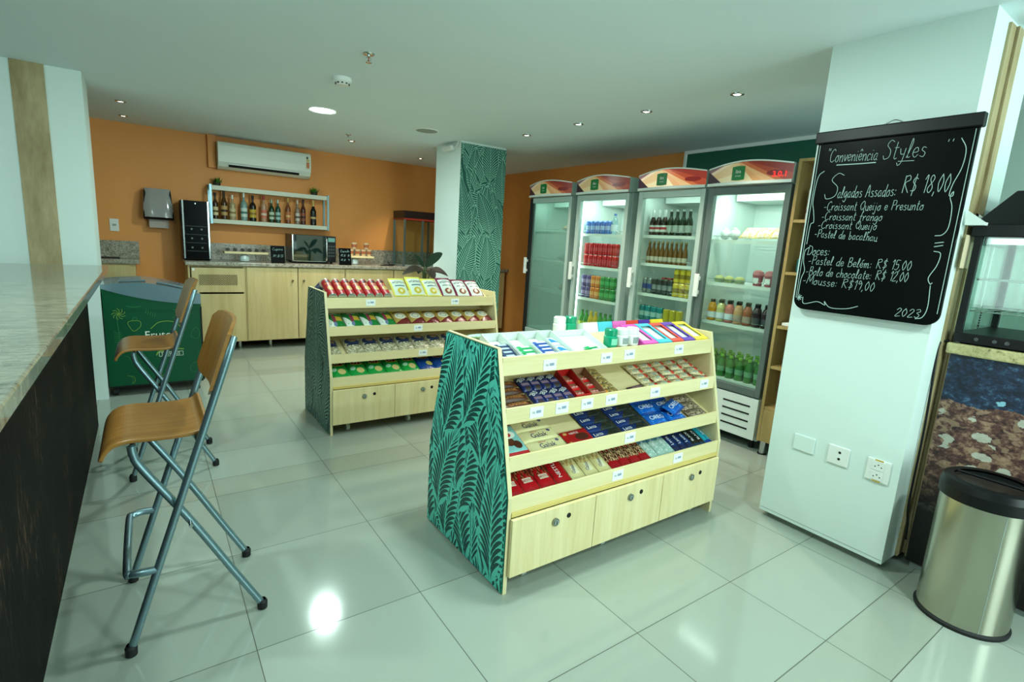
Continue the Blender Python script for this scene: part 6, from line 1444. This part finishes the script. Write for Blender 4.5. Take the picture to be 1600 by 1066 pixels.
def spirit(nm, x, r, h, glassc, labc, capc, label, neck=0.012, shape='tall', lab2=None):
    t = thing('spirits_bottle', label, 'bottle', (x, 7.08, 1.4812), 0, 'bottles on the wall rack')
    sh = {'tall': (0.60, 0.74), 'square': (0.62, 0.70), 'wine': (0.56, 0.76)}[shape]
    prof = [(0, 0), (r * 0.94, 0), (r, 0.008), (r, h * sh[0]), (r * 0.75, h * (sh[0] + 0.07)), (neck, h * sh[1]), (neck, h * 0.93)]
    b = B(); b.lathe(prof, mat('spirit_' + nm, glassc, 0.1), 18); b.done('bottle_body', t)
    b = B(); b.lathe([(neck + 0.0015, h * (0.84 if shape != 'wine' else 0.74)), (neck + 0.002, h), (0, h + 0.001)], mat('cap_' + nm, capc, 0.35, 0.3), 14); b.done('cap', t)
    b = B(); b.lathe([(r + 0.0006, h * 0.14), (r + 0.0006, h * 0.46)], pack('label_' + nm, labc, [('rect', 0, 0.35, 1, 0.6, lab2)] if lab2 else [], 0.5, ('X', 'Z')), 18); b.done('label', t)
S = [('w', 0.700, 0.034, 0.285, '#3a2a18', '#d8ca98', '#1c1814', 'amber spirits bottle with cream label at the left end of the wall rack', 'tall', '#5a4a2a'),
     ('b', 0.790, 0.042, 0.325, '#4a3018', '#b8945a', '#2a1c14', 'dark amber bottle with long neck, second on the wall rack', 'wine', '#3a2414'),
     ('c', 0.876, 0.042, 0.275, '#a8946c', '#c8b88c', '#d8d4c4', 'clear tan bottle with white cap, third on the wall rack', 'square', '#8a7448'),
     ('d', 0.998, 0.044, 0.31, '#7a9a94', '#c8d8d0', '#cfd8d2', 'clear pale blue bottle with silver neck, fourth on the wall rack', 'tall', '#4a7a78'),
     ('e', 1.094, 0.044, 0.29, '#1c120c', '#c8a83a', '#1c1410', 'dark bottle with yellow label on the wall rack', 'tall', '#8a6a20'),
     ('f', 1.215, 0.040, 0.30, '#b08a6a', '#c8705a', '#9c2a28', 'clear bottle with red cap and pink label on the wall rack', 'square', '#d8c8b0'),
     ('g', 1.302, 0.036, 0.265, '#16361f', '#b8c8b0', '#8aa48a', 'left of two small green bottles on the wall rack', 'tall', '#3a5a40'),
     ('h', 1.375, 0.036, 0.268, '#1a4a3a', '#9ac0b4', '#a8b8a8', 'right of two small green bottles on the wall rack', 'tall', '#3a6a60'),
     ('i', 1.492, 0.036, 0.30, '#7a4420', '#b86a3c', '#b89a4a', 'amber bottle with slanted orange label on the wall rack', 'tall', '#d8b070'),
     ('j', 1.604, 0.034, 0.285, '#8a7462', '#c8c0b0', '#c8b8a8', 'clear bottle with grey label left of a dark red one on the rack', 'square', '#5a4a44'),
     ('k', 1.672, 0.034, 0.30, '#4a2018', '#8a4a34', '#2a1a18', 'dark red bottle, second from the right on the wall rack', 'tall', '#2a1a1a'),
     ('l', 1.795, 0.042, 0.305, '#0c1410', '#1a1c18', '#c8a860', 'black sparkling wine bottle with gold neck at the right end', 'wine', '#c8b070')]
for (nm, x, r, h, gc, lc, cc, lab, shp, l2) in S: spirit(nm, x, r * 0.84, h * 1.04, gc, lc, cc, lab, 0.012, shp, l2)
def tuft(x, label, dark=False):
    t = thing('potted_plant', label, 'plant', (x, 7.09, 1.856)); rnd = random.Random(int(x * 100))
    b = B(); b.lathe([(0, 0), (0.035, 0), (0.042, 0.035), (0.038, 0.035), (0, 0.03)], mat('tuft_pot', '#2c2a20' if dark else '#4a5a2c', 0.6), 14); b.done('pot', t)
    b = B(); LM = [mat('tuft_green', '#4f8a2a', 0.5), mat('tuft_dark', '#2a4a1c', 0.5)]
    for k in range(70):
        a = rnd.uniform(0, 2 * PI); e = rnd.uniform(0.3, 1.2); L = rnd.uniform(0.04, 0.085); d = Vector((math.cos(a) * math.cos(e), math.sin(a) * math.cos(e), math.sin(e)))
        s = d.cross(Vector((0, 0, 1))).normalized() * 0.008; p = Vector((rnd.uniform(-0.028, 0.028), rnd.uniform(-0.028, 0.028), 0.03))
        b.add([p - s * 0.4, p + d * L * 0.5 - s, p + d * L, p + d * L * 0.5 + s, p + s * 0.4], [(0, 1, 2, 3, 4)], LM[k % 5 == 0])
    b.done('foliage', t)
tuft(0.725, 'small green plant on the left end of the wall rack', True); tuft(1.81, 'small green plant on the right end of the wall rack')
t = thing('towel_dispenser', 'grey and black paper towel dispenser on the orange wall', 'dispenser', (0.1475, 7.2, 1.40))
b = B(); b.add([(s * w_, y_, z_) for s in (-1, 1) for (w_, y_, z_) in ((0.140, 0, 0.03), (0.140, -0.17, 0.03), (0.140, -0.198, 0.06), (0.128, -0.165, 0.30), (0.120, -0.14, 0.36), (0.120, 0, 0.36))], [(0, 1, 2, 3, 4, 5), (11, 10, 9, 8, 7, 6)] + [(i, 6 + i, 6 + (i + 1) % 6, (i + 1) % 6) for i in range(6)], BLACK); b.done('back_case', t, 0.01)
def cov(u, v):
    w = 0.136 - 0.020 * v ** 2; z = 0.055 + 0.305 * v; y = -0.212 + 0.050 * v ** 1.6 + 0.022 * abs(2 * u - 1) ** 4
    return (w * (2 * u - 1), y, z)
b = B(); b.grid(cov, 14, 12, mat('dispenser_cover', '#9a9a98', 0.12)); b.done('front_cover', t)
b = B(); teeth = []
for k in range(13): teeth.append((-0.09 + 0.18 * k / 12, -0.055 - (0.008 if k % 2 else 0)))
b.add([(-0.09, -0.12, 0.035), (0.09, -0.12, 0.035)] + [(x, -0.12, z) for x, z in reversed(teeth)], [tuple(range(15))], mat('towel_paper', '#b8aca4', 0.8))
b.add([(-0.09, -0.117, 0.035), (0.09, -0.117, 0.035)] + [(x, -0.117, z) for x, z in reversed(teeth)], [tuple(reversed(range(15)))], mat('towel_paper', '#b8aca4', 0.8)); b.done('paper_towel', t)
t = thing('wall_outlet', 'pale electrical outlet on the orange wall at far left', 'socket', (-0.255, 7.2, 1.345))
b = B(); b.box((-0.040, -0.010, -0.066), (0.040, 0, 0.066), WHITEP); b.done('plate', t, 0.003); b = B(); b.cbox((0, -0.0105, 0.0), (0.034, 0.002, 0.022), GREYP); b.done('outlet', t)
# ---------------------------------------------------------------- plant behind the further display
t = thing('potted_plant', 'broad-leaved dark green plant in a tall pot by the leaf-print column', 'plant', (2.21, 4.64, 0))
b = B(); b.lathe([(0, 0), (0.13, 0.0), (0.17, 0.80), (0.155, 0.80), (0.15, 0.74), (0, 0.74)], mat('tall_pot', '#4a4a42', 0.6), 24); b.done('pot', t)
b = B(); b.lathe([(0, 0.76), (0.15, 0.74)], mat('soil', '#2a2018', 0.9), 16); b.done('soil', t)
LEAFM = mat('leaf_dark', '#14301a', 0.5, spec=0.25); LEAFB = mat('leaf_brownish', '#2a2418', 0.5, spec=0.25)
def leaf(p0, d, L, w, droop, m, side=None):
    b = B(); p0 = Vector(p0); d = Vector(d).normalized(); side = (d.cross(Vector((0, 0, 1))) if side is None else Vector(side)).normalized()
    def fn(u, v):
        ww = w * (math.sin(PI * min(1, v * 0.93 + 0.05)) ** 0.7); c_ = p0 + d * (L * v) - Vector((0, 0, 1)) * droop * v * v
        return c_ + side * ww * (u - 0.5) + Vector((0, 0, 1)) * (0.25 * ww * abs(2 * u - 1))
    b.grid(fn, 6, 12, m); b.done('leaf', t)
    s = B(); s.tube(cr_pts([(0, 0, 0.75), tuple(p0 * 0.5 + Vector((0, 0, 0.40))), tuple(p0)], 5), 0.006, mat('stalk', '#4a5a34', 0.5), 6); s.done('stem', t)
leaf((0.0, -0.02, 1.13), (0.72, -0.30, 0.72), 0.21, 0.085, 0.0, LEAFM, (-0.60, 0.35, 0.72)); leaf((-0.01, -0.01, 1.13), (-0.62, 0.3, 0.85), 0.15, 0.04, 0.0, LEAFM, (0.75, -0.4, 0.5))
leaf((-0.04, -0.05, 1.10), (-0.9, 0.1, 0.02), 0.20, 0.11, 0.05, LEAFB, (0.2, 0.75, 0.45)); leaf((0.03, -0.05, 1.09), (0.9, -0.1, 0.05), 0.19, 0.11, 0.05, LEAFB, (0.2, 0.75, 0.45)); leaf((-0.01, -0.06, 1.09), (0.1, -0.9, -0.2), 0.14, 0.11, 0.03, LEAFB); leaf((0.0, 0.04, 1.08), (0.2, 1, 0.3), 0.18, 0.1, 0.08, LEAFM)
